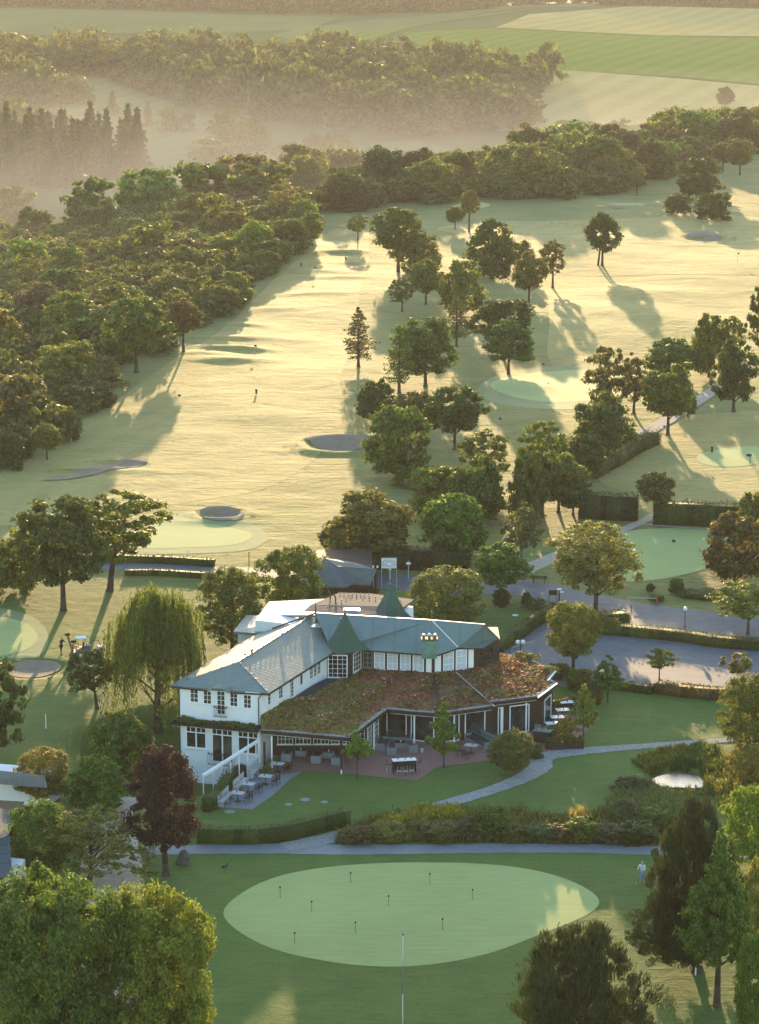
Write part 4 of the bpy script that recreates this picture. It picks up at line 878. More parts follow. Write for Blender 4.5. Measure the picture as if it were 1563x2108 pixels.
hp('deck_edge', MB().bar(un(636,1442,3.85),un(706,1397,3.9),.13,.1), M['steel'])
hp('roof_end_rail', MB().bar(un(1108,1436,3.45),un(1147,1407,3.45),.12,.1).bar(un(1128,1401,3.5),un(1144,1382,3.5),.12,.1), M['wpaint'])
cr_ = mobj('climbing_plant', CR['farbush'][1], CL); cr_.location = un(998,1350,4.1)-CL.location; cr_.scale = (1.2,.7,.7); cr_.color = (.22,.03,.04,1)
for (x,y) in ((1075,1348),(1098,1352),(1135,1378)):
    o = mobj('roof_edge_plant', CR['farbush'][2], CL); o.location = un(x,y,3.6)-CL.location; o.scale = (.8,.5,.35); o.color = (.16,.19,.09,1)
# ---- ground floor: walls and glazing under the sedum roof
P1 = Vector((-1.15,198.4)); P2 = Vector((.35,203.2)); P3 = Vector((4.95,201.3)); P4 = Vector((9.7,203.3)); P5 = Vector((14.4,205.2)); P6 = Vector((15.5,208.2))
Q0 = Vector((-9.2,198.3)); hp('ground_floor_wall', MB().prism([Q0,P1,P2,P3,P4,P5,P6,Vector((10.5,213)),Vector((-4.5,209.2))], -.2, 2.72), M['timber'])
for i in range(5): window(onl(Q0,P1,.06+i*.19),onl(Q0,P1,.06+i*.19+.165),.95,2.35,4,3,fw=.05,bars=.03)
window(onl(P1,P2,.06),onl(P1,P2,.3),.1,2.6,3,6,name='french_window',fw=.08); window(onl(P1,P2,.42),onl(P1,P2,.7),.1,2.6,3,6,name='french_window',fw=.08)
for a,b in ((onl(P2,P3,.06),onl(P2,P3,.44)),(onl(P2,P3,.52),onl(P2,P3,.96)),(onl(P3,P4,.05),onl(P3,P4,.42)),(onl(P3,P4,.52),onl(P3,P4,.9)),(onl(P4,P5,.14),onl(P4,P5,.24)),(onl(P4,P5,.36),onl(P4,P5,.74)),(onl(P5,P6,.15),onl(P5,P6,.8))):
    window(a,b,.06,2.6,1,1,name='glass_door',fw=.09,sill=False)
def post(p, z1, mat, w=.16, par=CL): return hp('post', MB().box((p[0],p[1],z1/2),(w,w,z1)).box((p[0],p[1],.06),(w*1.5,w*1.5,.12)), mat, par)
for (x,y,m_) in ((703,1587,'timber'),(560,1580,'wpaint'),(545,1592,'timber'),(853,1531,'wpaint'),(935,1528,'wpaint'),(1000,1512,'wpaint'),(1032,1520,'wpaint'),(1083,1508,'wpaint'),(1107,1496,'wpaint'),(770,1545,'wpaint')):
    p = un(x,y,0); post(p, 2.75, M[m_], .2 if m_ == 'timber' else .14)
hp('post_marker', MB().box(un(703,1588,.25)-Vector((0,.13,0)),(.12,.03,.4)), M['wpaint'])
# stair rail and its posts on the west side
b0 = un(533,1524,2.2); b1 = un(418,1597,1.3); hp('stair_beam', MB().bar(b0,b1,.24,.2), M['wpaint'])
for i in range(7):
    q = onl(b0,b1,(i+.35)/6.5 if i < 6 else .995); hp('post', MB().box((q.x,q.y,(q.z-2.2)/2),(.1,.1,q.z+2.2)), M['wpaint'])
# ---------------------------------------------------------------- lodge with slate roof
LG = empty('lodge', un(715,1215,0), 0, 'grey slate roofed lodge with dark timber walls behind the clubhouse', 'lodge')
hp('wall', MB().prism([un(648,1225,0)[:2],un(705,1228,0)[:2],un(724,1222,0)[:2],un(768,1214,0)[:2],un(764,1175,0)[:2],un(652,1180,0)[:2]], -.3, 2.6), M['brown'], LG)
ap = un(668,1149,5.2); sL = un(618,1190,2.8); sB = un(712,1208,2.7); sC = un(727,1201,2.8); rg = un(694,1166,4.4); rgE = un(776,1172,4.2); eE = un(762,1203,2.8); bk = un(650,1150,4.0)
roofpoly('roof', [[ap,sL,un(640,1206,2.7),sB],[ap,sB,sC,rg],[rg,sC,eE,rgE],[ap,rg,rgE+Vector((0,6,-1.5)),ap+Vector((3,8,-2.4))],[ap,ap+Vector((3,8,-2.4)),sL+Vector((0,8,0)),sL]], M['slate'], .14, LG)
hp('ridge_cap', MB().bar(rg,rgE,.14,.08).bar(ap,rg,.12,.08), M['slate'], LG)
a_ = un(727,1216,0); b_ = un(762,1210,0)
for t0,t1 in ((.05,.22),(.3,.62),(.72,.95)): window(onl(Vector(a_[:2]),Vector(b_[:2]),t0)-Vector((0,.15)),onl(Vector(a_[:2]),Vector(b_[:2]),t1)-Vector((0,.15)),.4,2.3,2,1,par=LG,fw=.07,sill=False)
hp('post', MB().box(un(773,1222,0)+Vector((0,0,1.8)),(.25,.25,3.8)), M['timber'], LG)
hp('downpipe', MB().tube(un(769,1218,.1),un(769,1218,.1)+Vector((0,0,2.6)),.05), M['steel'], LG)
# ---------------------------------------------------------------- sheds bottom left
M['soil2'] = plain('mossy_roof', (.12,.09,.05), .95, .3, 3, .1)
SH = empty('shed', un(20,1650,0), 0, 'long white shed with pale corrugated roof behind the golden tipped maple', 'shed')
hp('wall', MB().prism([un(-60,1648,0)[:2],un(95,1662,0)[:2],(un(95,1662,0)+Vector((.8,2.2,0)))[:2],(un(-60,1648,0)+Vector((.8,2.2,0)))[:2]], -.2, 2.5), M['white'], SH)
s0,s1,s2,s3 = un(-70,1606,2.6),un(98,1620,2.6),un(92,1596,3.5),un(-60,1580,3.5)
roofpoly('roof', [[s0,s1,s2,s3],[s3,s2,s2+Vector((1,3,-1.9)),s3+Vector((1,3,-1.9))]], M['corr'], .1, SH)
a_ = un(21,1645,0); b_ = un(42,1647,0); window(Vector(a_[:2])-Vector((0,.3)),Vector(b_[:2])-Vector((0,.3)),.5,1.35,1,1,par=SH,fw=.09)
SH2 = empty('workshop', un(0,1800,0), 0, 'low building with dark panelled roofs cut by the left edge', 'workshop')
q0,q1,q2,q3 = un(-80,1820,2.7),un(38,1835,2.7),un(62,1668,3.0),un(-80,1650,3.6)
mid = un(-80,1745,4.0); 
roofpoly('roof', [[un(-80,1752,3.6),un(16,1722,3.6),un(44,1668,2.9),un(-80,1658,3.4)],[un(-80,1790,3.0),un(26,1812,3.0),un(20,1720,3.6),un(-80,1748,3.7)]], M['slab'], .14, SH2)
hp('wall', MB().prism([un(-80,1880,0)[:2],un(22,1892,0)[:2],(un(22,1892,0)+Vector((.4,5,0)))[:2],(un(-80,1880,0)+Vector((.4,5,0)))[:2]], -.2, 2.6), M['white'], SH2)
hp('fascia', MB().bar(un(-80,1792,2.95),un(27,1814,2.95),.08,.22), M['timber'], SH2)
roofpoly('roof', [[un(-80,1662,2.7),un(42,1667,2.7),un(50,1650,2.7),un(-80,1643,2.7)]], M['soil2'], .1, SH2)
# ---------------------------------------------------------------- hedges and beds
HEDGE = (.05,.085,.02)
def hedge(pts, h, w, label, col=HEDGE, dens=70, lf=.11, name='hedge', cat='hedge', px=True, top=0.):
    W = [Vector(gp(*p)[:2]) if px else Vector(p) for p in pts]; W = [Vector(p) for p in smooth_poly([tuple(p) for p in W], 5, False)]
    o0 = W[0]; z0 = tz(*o0); r = np.random.default_rng(int(abs(o0.x*100))+3); V = []; FQ = []; k = 0
    P = []; Nn = []
    for i in range(len(W)-1):
        a, b = W[i], W[i+1]; L = (b-a).length; u = (b-a)/max(L,1e-6); n = Vector((u.y,-u.x)); z = tz(*((a+b)/2))
        base = len(V); ww = w*.42; hh = h*.93
        for q in (a,b):
            zq = tz(*q)
            for s,zz in ((-1,-.2),(1,-.2),(.92,hh),(-.92,hh)): V.append((q.x-o0.x+n.x*s*ww, q.y-o0.y+n.y*s*ww, zq-z0+zz))
        FQ += [(base+0,base+4,base+5,base+1),(base+1,base+5,base+6,base+2),(base+2,base+6,base+7,base+3),(base+3,base+7,base+4,base+0)]
        if i == 0: FQ.append((base,base+1,base+2,base+3))
        if i == len(W)-2: FQ.append((base+7,base+6,base+5,base+4))
        m = int(L*dens*(2*h+w)); t = r.uniform(0,L,m); q = r.uniform(0,2*h+w,m)
        side = np.where(q < h, -1, np.where(q > h+w, 1, 0)); hz = np.where(q < h, q, np.where(q > h+w, 2*h+w-q, h)); off = np.where(side == 0, q-h-w/2, side*w/2)
        wob = 1+.12*np.sin(t*1.3+i)+.08*np.sin(t*4+i*2); off = off*wob+r.normal(size=m)*.035; hz = hz*(1+.04*np.sin(t*2+i*1.7))+np.abs(r.normal(size=m))*(.06+top)*(side == 0)
        P.append(np.stack([a.x-o0.x+u.x*t+n.x*off, a.y-o0.y+u.y*t+n.y*off, z-z0+hz],1)); Nn.append(np.stack([n.x*side,n.y*side,(side == 0)*1.0+.2],1))
    for q,uu in ((W[0],W[0]-W[1]),(W[-1],W[-1]-W[-2])):     # end faces
        uu = uu.normalized(); n = Vector((uu.y,-uu.x)); m = int(dens*h*w)+4; off = r.uniform(-w/2,w/2,m); z = tz(*q)-z0
        P.append(np.stack([q.x-o0.x+n.x*off+uu.x*.05,q.y-o0.y+n.y*off+uu.y*.05,z+r.uniform(0,h,m)],1)); Nn.append(np.tile([uu.x,uu.y,.2],(m,1)))
    P = np.concatenate(P); Nn = nrm(np.concatenate(Nn)+r.normal(size=P.shape)*.55)
    lv, lfc = leaf_quads(P, Nn, lf, r, .6); v = np.concatenate([np.array(V), lv]); f = np.concatenate([np.array(FQ), lfc+len(V)])
    o = mobj(name, fast_mesh(name, v, f, L_)); o.location = (o0.x,o0.y,z0); o.color = jit(col, .06); return tag(o, label, cat)
hedge([(408,1734),(500,1736),(580,1730),(650,1714),(716,1697)], 1.25, .95, 'clipped hedge between the terrace lawn and the lower path')
hedge([(424,1672),(455,1645),(500,1600),(548,1562)], 1.25, .85, 'clipped hedge behind the row of bleached benches')
hedge([(1012,1352),(1060,1318),(1100,1290),(1148,1262)], 1.15, 1.1, 'clipped hedge running up beside the clubhouse to the car park road')
hedge([(1232,1302),(1300,1308),(1400,1318),(1480,1330),(1600,1340)], .95, 1.8, 'long low hedge between the upper road and the car park', lf=.14, dens=45, top=.05)
hedge([(1175,1418),(1240,1415),(1345,1428)], .7, 1.2, 'loose low hedge at the near left corner of the car park', lf=.16, dens=40, top=.1)
hedge([(1352,1424),(1420,1434),(1512,1440)], .95, 1.5, 'reddish tipped hedge in front of the two car park saplings', lf=.16, dens=45, top=.08, col=(.075,.07,.028))
hedge([(1195,1064),(1250,1068),(1312,1070)], 3.1, 2.0, 'tall dark clipped hedge left of the gap in the practice area', lf=.2, dens=26, col=(.042,.065,.02))
hedge([(1346,1078),(1430,1080),(1525,1086)], 2.7, 2.0, 'tall dark clipped hedge right of the gap in the practice area', lf=.2, dens=26, col=(.042,.065,.02), top=.12)
hedge([(160,1155),(260,1157),(350,1160),(440,1166)], .8, 1.2, 'dark low hedge on the far side of the upper road at left', lf=.16, dens=40)
hedge([(258,1184),(330,1184),(425,1190)], .6, 1.0, 'dark low hedge on the near side of the upper road at left', lf=.15, dens=40)
hedge([(1212,985),(1262,958),(1305,932),(1345,912)], 1.6, 2.4, 'rough hedge along the near side of the tan drive', lf=.24, dens=22, top=.2, col=(.06,.075,.025))
hedge([(722,1172),(800,1168),(880,1172),(962,1180)], 2.3, 2.2, 'dark hedge under the trees behind the basketball board', lf=.2, dens=26, col=(.04,.06,.018))
hedge([(1137,1462),(1160,1458),(1182,1452)], .9, .8, 'short golden hedge beside the terrace seating at right', col=(.12,.12,.03))
hedge([(1190,1300),(1215,1285),(1250,1283),(1290,1280)], 1.0, 2.2, 'uneven hedge under the golden green tree', lf=.2, dens=26, top=.2)
# the soil and planting of the bed along the lower path
BED = [(692,1738),(700,1722),(760,1690),(870,1668),(985,1668),(1080,1672),(1180,1688),(1240,1668),(1268,1640),(1320,1632),(1350,1638),(1440,1645),(1400,1690),(1355,1738),(1200,1738),(1000,1735),(850,1734)]
M['soil'] = plain('soil', (.05,.045,.03), .95, .3, 3, .1, bmp=.04)
drape('flower_bed', BED, M['soil'], .055, .8, smooth=False)
def tufts(name, poly, n, hr, col, label=None, wid=.05, lean=.35, leafy=.5, kind='stuff', mat=None, spread=.35, seed=3):
    r = np.random.default_rng(seed); P = [gp(*p)[:2] for p in poly]; xs = [p[0] for p in P]; ys = [p[1] for p in P]
    x = r.uniform(min(xs),max(xs),n*3); y = r.uniform(min(ys),max(ys),n*3); m = inside(P,x,y); x,y = x[m][:n],y[m][:n]
    K = np.repeat(np.arange(len(x)), 14); hh = r.uniform(*hr,len(x))[K]*r.uniform(.5,1.1,len(K)); bx = x[K]+r.normal(size=len(K))*spread*.3; by = y[K]+r.normal(size=len(K))*spread*.3; bz = terr(bx,by)
    d = nrm(np.stack([r.normal(size=len(K))*lean,r.normal(size=len(K))*lean,np.ones(len(K))],1)); s = nrm(np.cross(d,r.normal(size=d.shape))); b = np.stack([bx,by,bz],1)
    w = (wid*r.uniform(.6,1.5,len(K)))[:,None]; t = b+d*hh[:,None]; v = np.stack([b-s*w*.5,b+s*w*.5,t+s*w*.3,t-s*w*.3],1)
    lf_ = r.uniform(0,1,len(K)) < leafy; c = b+d*(hh*r.uniform(.3,1.05,len(K)))[:,None]; lv,_ = leaf_quads(c[lf_], nrm(r.normal(size=(lf_.sum(),3))+np.array([0,0,.6])), wid*3, r)
    v = np.concatenate([v.reshape(-1,3), lv]); o = mobj(name, fast_mesh(name, v, np.arange(len(v)).reshape(-1,4), mat or L_)); o.color = (*col,1); return tag(o, label, None, None, kind)
tufts('bed_plants', BED, 1500, (.35,.95), (.10,.12,.035), seed=4); tufts('bed_plants', BED, 500, (.4,.9), (.14,.17,.12), seed=5)
tufts('yellow_flowers', [(780,1700),(870,1668),(950,1670),(960,1690),(860,1700),(800,1712)], 160, (.6,1.0), (.25,.24,.035), seed=6, leafy=1)
tufts('dry_grasses', [(1170,1690),(1215,1686),(1225,1715),(1180,1715)], 60, (.8,1.4), (.2,.18,.08), seed=7, leafy=.1, lean=.2)
tufts('reeds', [(1268,1640),(1330,1640),(1370,1655),(1420,1660),(1390,1700),(1300,1710),(1255,1680)], 900, (.5,1.1), (.10,.15,.08), seed=8, leafy=.2, lean=.22, wid=.06)
tufts('reeds', [(1370,1582),(1400,1560),(1440,1535),(1480,1545),(1485,1600),(1465,1605),(1440,1584)], 420, (.45,.95), (.075,.12,.04), seed=9, leafy=.1, lean=.2, wid=.06)
tufts('reeds', [(1330,1612),(1365,1616),(1452,1616),(1460,1640),(1400,1650),(1325,1640)], 170, (.25,.55), (.12,.16,.07), seed=18, leafy=.3, lean=.25, wid=.05)
tufts('bed_plants', [(1300,1568),(1360,1545),(1420,1535),(1400,1560),(1360,1590),(1335,1600)], 240, (.3,.6), (.10,.13,.035), seed=10)
tufts('bed_plants', [(1450,1620),(1500,1560),(1600,1540),(1600,1700),(1500,1690)], 500, (.5,1.1), (.13,.15,.05), seed=11, leafy=.7)
def shrub(px, py, wpx, top, col, label, kind='bush', name='shrub', group=None, cat='shrub'):
    return T(kind, px, py, top, wpx, py, col, label, name=name, cat=cat, trunk=False, group=group)
for i,(x,y,w_,tp,c) in enumerate(((735,1732,90,1700,'brown'),(800,1728,80,1690,'gold'),(870,1715,70,1682,'lime'),(905,1728,90,1690,'olive'),(960,1725,80,1680,'grey'),(1010,1722,80,1655,'green'),(1065,1728,80,1690,'olive'),(1110,1728,70,1695,'grey'),(1150,1730,80,1695,'brown'),(1200,1728,80,1680,'green'),(1255,1730,90,1690,'grey'),(1310,1732,90,1690,'dark'),(1290,1690,80,1640,'grey'),(1350,1700,70,1660,'green'))):
    shrub(x,y,w_,tp,c,'shrub in the planted bed above the lower path', 'bush' if i % 2 else 'airye', group='shrubs of the planted bed')
shrub(1300,1632,80,1598,'dark','dark low shrub at the left end of the pond')
shrub(1032,1247,40,1208,'dark','dark rounded conifer shrub in front of the dark green maple')
shrub(1084,1248,24,1214,'dark','dark cone shaped shrub beside the info board','egg'); shrub(1104,1252,50,1228,'grey','loose low shrub right of the dark cone shaped shrub','airye')
shrub(1393,1220,32,1188,'green','upright green shrub on the grass beyond the upper road','column')
shrub(1339,1218,20,1200,'dark','dark clipped ball bush beside the upper road','round')
shrub(1352,1236,36,1222,'olive','low shrub behind the red barrier post'); shrub(1460,1228,90,1214,'olive','low spreading shrub on the grass under the copper tree'); shrub(1420,1226,60,1212,'mid','low shrub right of the upright green shrub')
shrub(1195,1420,60,1372,'pale','pale flowering shrub behind the right terrace seating'); shrub(1150,1395,60,1362,'olive','shrub at the right end of the sedum roof'); shrub(1215,1450,50,1395,'brown','brownish shrub behind the yellow green terrace tree'); shrub(1245,1300,70,1268,'olive','shrub under the golden green tree by the upper road')
shrub(1100,1560,40,1530,'olive','small shrub at the end of the terrace path'); shrub(1165,1530,60,1470,'yel','feathery shrub in the dark planter by the path','airye')
shrub(865,1000,120,955,'green','broad bush below the big dense tree by the bunker'); shrub(960,1010,110,962,'green','broad bush between the big dense tree and the feathery tree'); shrub(900,1040,90,990,'olive','bush in the gap behind the two round trees',)
shrub(1085,1050,50,1005,'yel','sunlit bush at the foot of the tall loose tree'); shrub(760,1225,40,1210,'dark','low dark bush beside the lodge wall'); shrub(215,1640,50,1560,'grey','blue green bush left of the copper beech')
shrub(1000,1060,60,1000,'dark','dark tall bush behind the feathery olive tree'); shrub(690,1130,60,1060,'dark','dark bush at the left foot of the wide olive tree')
# ---------------------------------------------------------------- furniture prototypes
def at(px, py, z=None):
    p = gp(px, py); return p if z is None else Vector((p.x,p.y,z))
def proto_armchair():
    t = empty('wicker_armchair', (0,0,0)); b = MB(); b.box((0,.36,.33),(.82,.1,.66)).box((-.36,-.02,.33),(.1,.66,.66)).box((.36,-.02,.33),(.1,.66,.66)).box((0,-.02,.15),(.62,.66,.28)); b.build('frame', M['wicker'], t)
    MB().box((0,-.02,.36),(.6,.62,.14)).build('seat_cushion', M['cushion'], t); MB().box((0,.27,.55),(.6,.1,.3),rx=-.15).build('back_cushion', M['cushion'], t); return t
def proto_sofa(L=2.2, name='wicker_sofa'):
    t = empty(name, (0,0,0)); b = MB(); b.box((0,.38,.36),(L,.12,.72)).box((-L/2+.06,-.02,.3),(.12,.7,.6)).box((L/2-.06,-.02,.3),(.12,.7,.6)).box((0,-.02,.15),(L-.24,.7,.28)); b.build('frame', M['wicker'], t)
    n = max(2,int(L/.75)); w = (L-.26)/n
    for i in range(n):
        x = -L/2+.13+w*(i+.5); MB().box((x,-.02,.36),(w-.02,.66,.14)).build('seat_cushion', M['cushion'], t); MB().box((x,.28,.57),(w-.03,.1,.32),rx=-.15).build('back_cushion', M['cushion'], t)
    return t
def proto_lowtable():
    t = empty('coffee_table', (0,0,0)); MB().box((0,0,.26),(.9,.7,.5)).build('base', M['wicker'], t); MB().box((0,0,.53),(.94,.74,.03)).build('table_top', M['glass'], t); MB().lathe([(.05,0),(.06,.05),(.04,.12)],(0,0,.55),8).build('candle_glass', M['wpaint'], t); return t
def proto_table(L=1.1, W=.75, top='oldwood'):
    t = empty('bistro_table', (0,0,0)); MB().box((0,0,.74),(L,W,.035)).build('table_top', M[top], t); MB().tube((0,0,.02),(0,0,.73),.04).box((0,0,.015),(.5,.5,.03)).build('pedestal', M['black'], t); MB().lathe([(.05,0),(.05,.09),(.03,.1)],(.1,0,.76),8).build('candle_holder', M['black'], t); return t
def proto_chair():
    t = empty('terrace_chair', (0,0,0)); MB().box((0,0,.45),(.44,.42,.04)).build('seat', M['black'], t); b = MB()
    for i in range(5): b.box((-.18+i*.09,.21,.66),(.025,.02,.4))
    b.box((0,.215,.85),(.44,.03,.06)); b.build('backrest', M['black'], t)
    for sx in (-1,1):
        for sy in (-1,1): MB().tube((sx*.19,sy*.18,.44),(sx*.22,sy*.22,0),.018,n=5).build('leg', M['black'], t)
        MB().bar((sx*.22,.2,.66),(sx*.22,-.18,.66),.03).build('armrest', M['black'], t)
    return t
def proto_stool():
    t = empty('bar_stool', (0,0,0)); MB().box((0,0,.76),(.36,.34,.05)).build('seat', M['black'], t); MB().box((0,.17,.95),(.36,.03,.28)).build('backrest', M['black'], t)
    for sx in (-1,1):
        for sy in (-1,1): MB().tube((sx*.14,sy*.13,.75),(sx*.19,sy*.18,0),.017,n=5).build('leg', M['steel'], t)
    MB().bar((-.17,-.16,.28),(.17,-.16,.28),.025).bar((-.17,.16,.28),(.17,.16,.28),.025).build('footrest', M['wpaint'], t); return t
def proto_bench(L=2.0):
    t = empty('bleached_bench', (0,0,0)); s = MB(); [s.box((0,-.16+i*.13,.45),(L,.115,.035)) for i in range(4)]; s.build('seat', M['oldwood'], t)
    b = MB(); [b.box((0,.27,.62+i*.15),(L,.03,.115)) for i in range(3)]; b.build('backrest', M['oldwood'], t)
    for sx in (-1,0,1): MB().box((sx*(L/2-.08),.02,.22),(.08,.44,.43)).box((sx*(L/2-.08),.27,.5),(.08,.05,.98)).build('leg', M['oldwood'], t)
    return t
_first = {}
def put(key, fn, loc, rz, label, cat, group=None):
    if key not in _first: o = fn(); _first[key] = o
    else: o = copy_tree(_first[key])
    o.location = loc; o.rotation_euler = (0,0,rz); return tag(o, label, cat, group)
R = math.radians; zf = .05
PA = lambda x,y: Vector((*un(x,y,0)[:2], zf))
# loggia at left
for i,(x,y) in enumerate(((591,1566),(652,1570),(694,1573))):
    put('arm', proto_armchair, PA(x,y), R(168), ['grey wicker armchair, leftmost under the low terrace roof','grey wicker armchair, middle one under the low terrace roof','grey wicker armchair beside the dark corner post'][i], 'armchair', 'wicker armchairs')
for i,(x,y) in enumerate(((620,1556),(677,1560))): put('low', proto_lowtable, PA(x,y), R(-12), ['glass topped wicker table, left one under the low terrace roof','glass topped wicker table, right one under the low terrace roof'][i], 'coffee table', 'wicker coffee tables')
for i,(x,y) in enumerate(((600,1545),(660,1548))): put('sofa', proto_sofa, PA(x,y), R(-3), ['grey wicker sofa against the wall, left one under the low roof','grey wicker sofa against the wall, right one under the low roof'][i], 'sofa', 'wicker sofas')
# lounge in the recess
put('sofa', None or proto_sofa, PA(822,1523), R(-8), 'grey wicker sofa in the recess in front of the large glass doors', 'sofa', 'wicker sofas')
put('sofa', proto_sofa, PA(786,1540)+Vector((.1,.2,0)), R(78), 'grey wicker sofa at right angles beside the white paned doors', 'sofa', 'wicker sofas')
put('low', proto_lowtable, PA(825,1540), R(-8), 'glass topped wicker table in the middle of the recess lounge', 'coffee table', 'wicker coffee tables')
put('arm', proto_armchair, PA(807,1553), R(175), 'grey wicker armchair nearest the white topped bar table', 'armchair', 'wicker armchairs')
put('arm', proto_armchair, PA(848,1548), R(200), 'grey wicker armchair beside the pale blue bucket', 'armchair', 'wicker armchairs')
t = empty('bucket', PA(869,1549), 0, 'pale blue bucket standing on the red paving', 'bucket'); MB().lathe([(.11,0),(.15,.3),(.16,.32),(.14,.32)],(0,0,0),14).build('pail', M['blind'], t); b = MB(); [b.tube((.15*math.cos(a),0,.3+.12*math.sin(a)),(.15*math.cos(a+.5),0,.3+.12*math.sin(a+.5)),.008,n=4) for a in np.arange(0,3,.5)]; b.build('handle', M['black'], t)
# long sofa group right of the tall young tree
put('sofa3', lambda: proto_sofa(3.2), PA(985,1535)+Vector((0,.2,0)), R(-60), 'long grey wicker sofa with dark back cushions right of the tall young tree', 'sofa', 'wicker sofas')
put('sofa3', lambda: proto_sofa(3.2), PA(1008,1528)+Vector((.3,.3,0)), R(120), 'long grey wicker sofa back to back with the other long one', 'sofa', 'wicker sofas')
put('tab', proto_table, PA(970,1552), R(-20), 'pale topped table in front of the long wicker sofa', 'table', 'terrace tables')
for i,(x,y,r_,lb) in enumerate(((945,1556,100,'dark terrace chair at the left end of the table by the long sofa'),(958,1564,150,'dark terrace chair on the near side of the table by the long sofa'))): put('chair', proto_chair, PA(x,y), R(r_), lb, 'chair', 'dark terrace chairs')
# bar table with stools
bt = empty('bar_table', PA(832,1590), R(10), 'tall black bar table with white top on the red paving', 'bar table')
MB().box((0,0,1.08),(2.0,.72,.05)).build('table_top', M['wpaint'], bt); MB().box((-.93,0,.53),(.08,.66,1.05)).box((.93,0,.53),(.08,.66,1.05)).box((0,0,.2),(1.8,.06,.1)).box((0,.2,.62),(1.8,.05,.8)).build('frame', M['black'], bt)
for dx in (-.5,.1,.6): MB().lathe([(.05,0),(.05,.1),(.03,.12)],(dx,.05,1.11),8).build('candle_holder', M['black'], bt)
for i,(dx,dy,r_,lb) in enumerate(((-.5,-.55,180,'bar stool on the near side of the bar table, leftmost'),(0,-.58,180,'bar stool on the near side of the bar table, middle'),(.55,-.55,180,'bar stool on the near side of the bar table, rightmost'),(-1.3,.05,90,'bar stool at the left end of the bar table'),(1.3,.1,-90,'bar stool at the right end of the bar table'))):
    c_, s_ = math.cos(R(10)), math.sin(R(10)); put('stool', proto_stool, bt.location+Vector((dx*c_-dy*s_,dx*s_+dy*c_,0)), R(r_+10), lb, 'bar stool', 'bar stools')
# left terrace benches, tables, chairs
ba = at(446,1668); bb = at(556,1570); ang = math.atan2(bb.y-ba.y, bb.x-ba.x)
for i,q in enumerate((.14,.42,.70)):
    p = ba+(bb-ba)*q; put('bench', lambda: proto_bench(2.6), Vector((p.x+.15,p.y,zf)), ang, ['bleached wooden bench along the hedge, nearest the camera','bleached wooden bench along the hedge, middle one','bleached wooden bench along the hedge, farthest one'][i], 'bench', 'bleached benches')
for i,(x,y) in enumerate(((490,1651),(511,1632),(547,1616),(572,1590))):
    p = at(x,y); put('tab', proto_table, Vector((p.x,p.y,zf)), ang+R(90), ['bistro table at the near end of the bleached benches','second bistro table along the bleached benches','third bistro table along the bleached benches, with flowers','bistro table at the far end of the benches beside the dark post'][i], 'table', 'terrace tables')
    for j,(dx,dy,r_) in enumerate(((.75,-.35,-75),(.95,.15,-75))):
        put('chair', proto_chair, Vector((p.x+dx,p.y+dy,zf)), R(r_), ['%s dark chair at the near bistro table','%s dark chair at the second bistro table','%s dark chair at the third bistro table','%s dark chair at the farthest bistro table'][i] % ('front' if j == 0 else 'rear'), 'chair', 'dark terrace chairs')
for i,(x,y) in enumerate(((566,1578),(551,1600))):
    t = empty('potted_plant', PA(x,y), 0, ['leafy potted plant with pale flowers beside the corner post','small potted plant next to the third bistro table'][i], 'potted plant', 'potted plants'); MB().lathe([(.18,0),(.26,.4),(.28,.42),(.24,.42)],(0,0,0),12).build('pot', M['wicker'], t); o = mobj('foliage', CR['farbush'][i], t); o.location = (0,0,.65); o.scale = (.5,.5,.4); o.color = (.10,.15,.05,1)
# right terrace
sb = empty('sideboard', PA(1117,1528), R(-18), 'dark sideboard with green glass top behind the rounded shrub', 'sideboard'); MB().box((0,0,.5),(1.5,.7,1.0)).build('cabinet', M['black'], sb); MB().box((0,0,1.03),(1.6,.8,.05)).build('table_top', M['copper'], sb); [MB().lathe([(.05,0),(.05,.12),(.02,.2)],(dx,0,1.06),8).build('bottle', M['steel'], sb) for dx in (-.3,.25)]
put('sofa3', None, PA(1122,1498)+Vector((0,.3,0)), R(62), 'long grey sofa slanting away along the right end windows', 'sofa', 'wicker sofas')
put('sofa3', None, PA(1155,1462)+Vector((0,.2,0)), R(-4), 'long grey sofa along the far edge of the right terrace', 'sofa', 'wicker sofas')
for i,(x,y) in enumerate(((1137,1506),(1147,1493),(1158,1478),(1166,1462))):
    put('tab2', lambda: proto_table(1.2,.8,'wpaint'), PA(x,y), R(12), ['white topped table nearest the dark sideboard','white topped table, second from the dark sideboard','white topped table, third from the dark sideboard','white topped table at the far end of the right terrace'][i], 'table', 'white terrace tables')
    for j,(dx,dy,r_) in enumerate(((.95,.1,-80),(.35,-.75,190))): put('chair', None, PA(x,y)+Vector((dx,dy,0)), R(r_), ['%s chair at the table nearest the sideboard','%s chair at the second white table','%s chair at the third white table','%s chair at the far white table'][i] % ('right hand' if j == 0 else 'near side'), 'chair', 'dark terrace chairs')
t = empty('planter', PA(1162,1541), R(3), 'long dark planter box with clipped plants beside the path', 'planter'); MB().box((0,0,.28),(3.3,.6,.56)).build('box', M['timber'], t)
for i in range(6): o = mobj('foliage', CR['farbush'][i % 4], t); o.location = (-1.4+i*.56,0,.7); o.scale = (.42,.4,.34); o.color = (.09,.12,.03,1)
t = empty('potted_plant', PA(1113,1522)+Vector((.9,.2,0)), 0, 'grey tub of leafy plants beside the dark sideboard', 'potted plant', 'potted plants'); MB().lathe([(.3,0),(.38,.45),(.36,.5)],(0,0,0),12).build('pot', M['wicker'], t); o = mobj('foliage', CR['farbush'][2], t); o.location = (0,0,.7); o.scale = (.55,.5,.35); o.color = (.12,.16,.05,1)
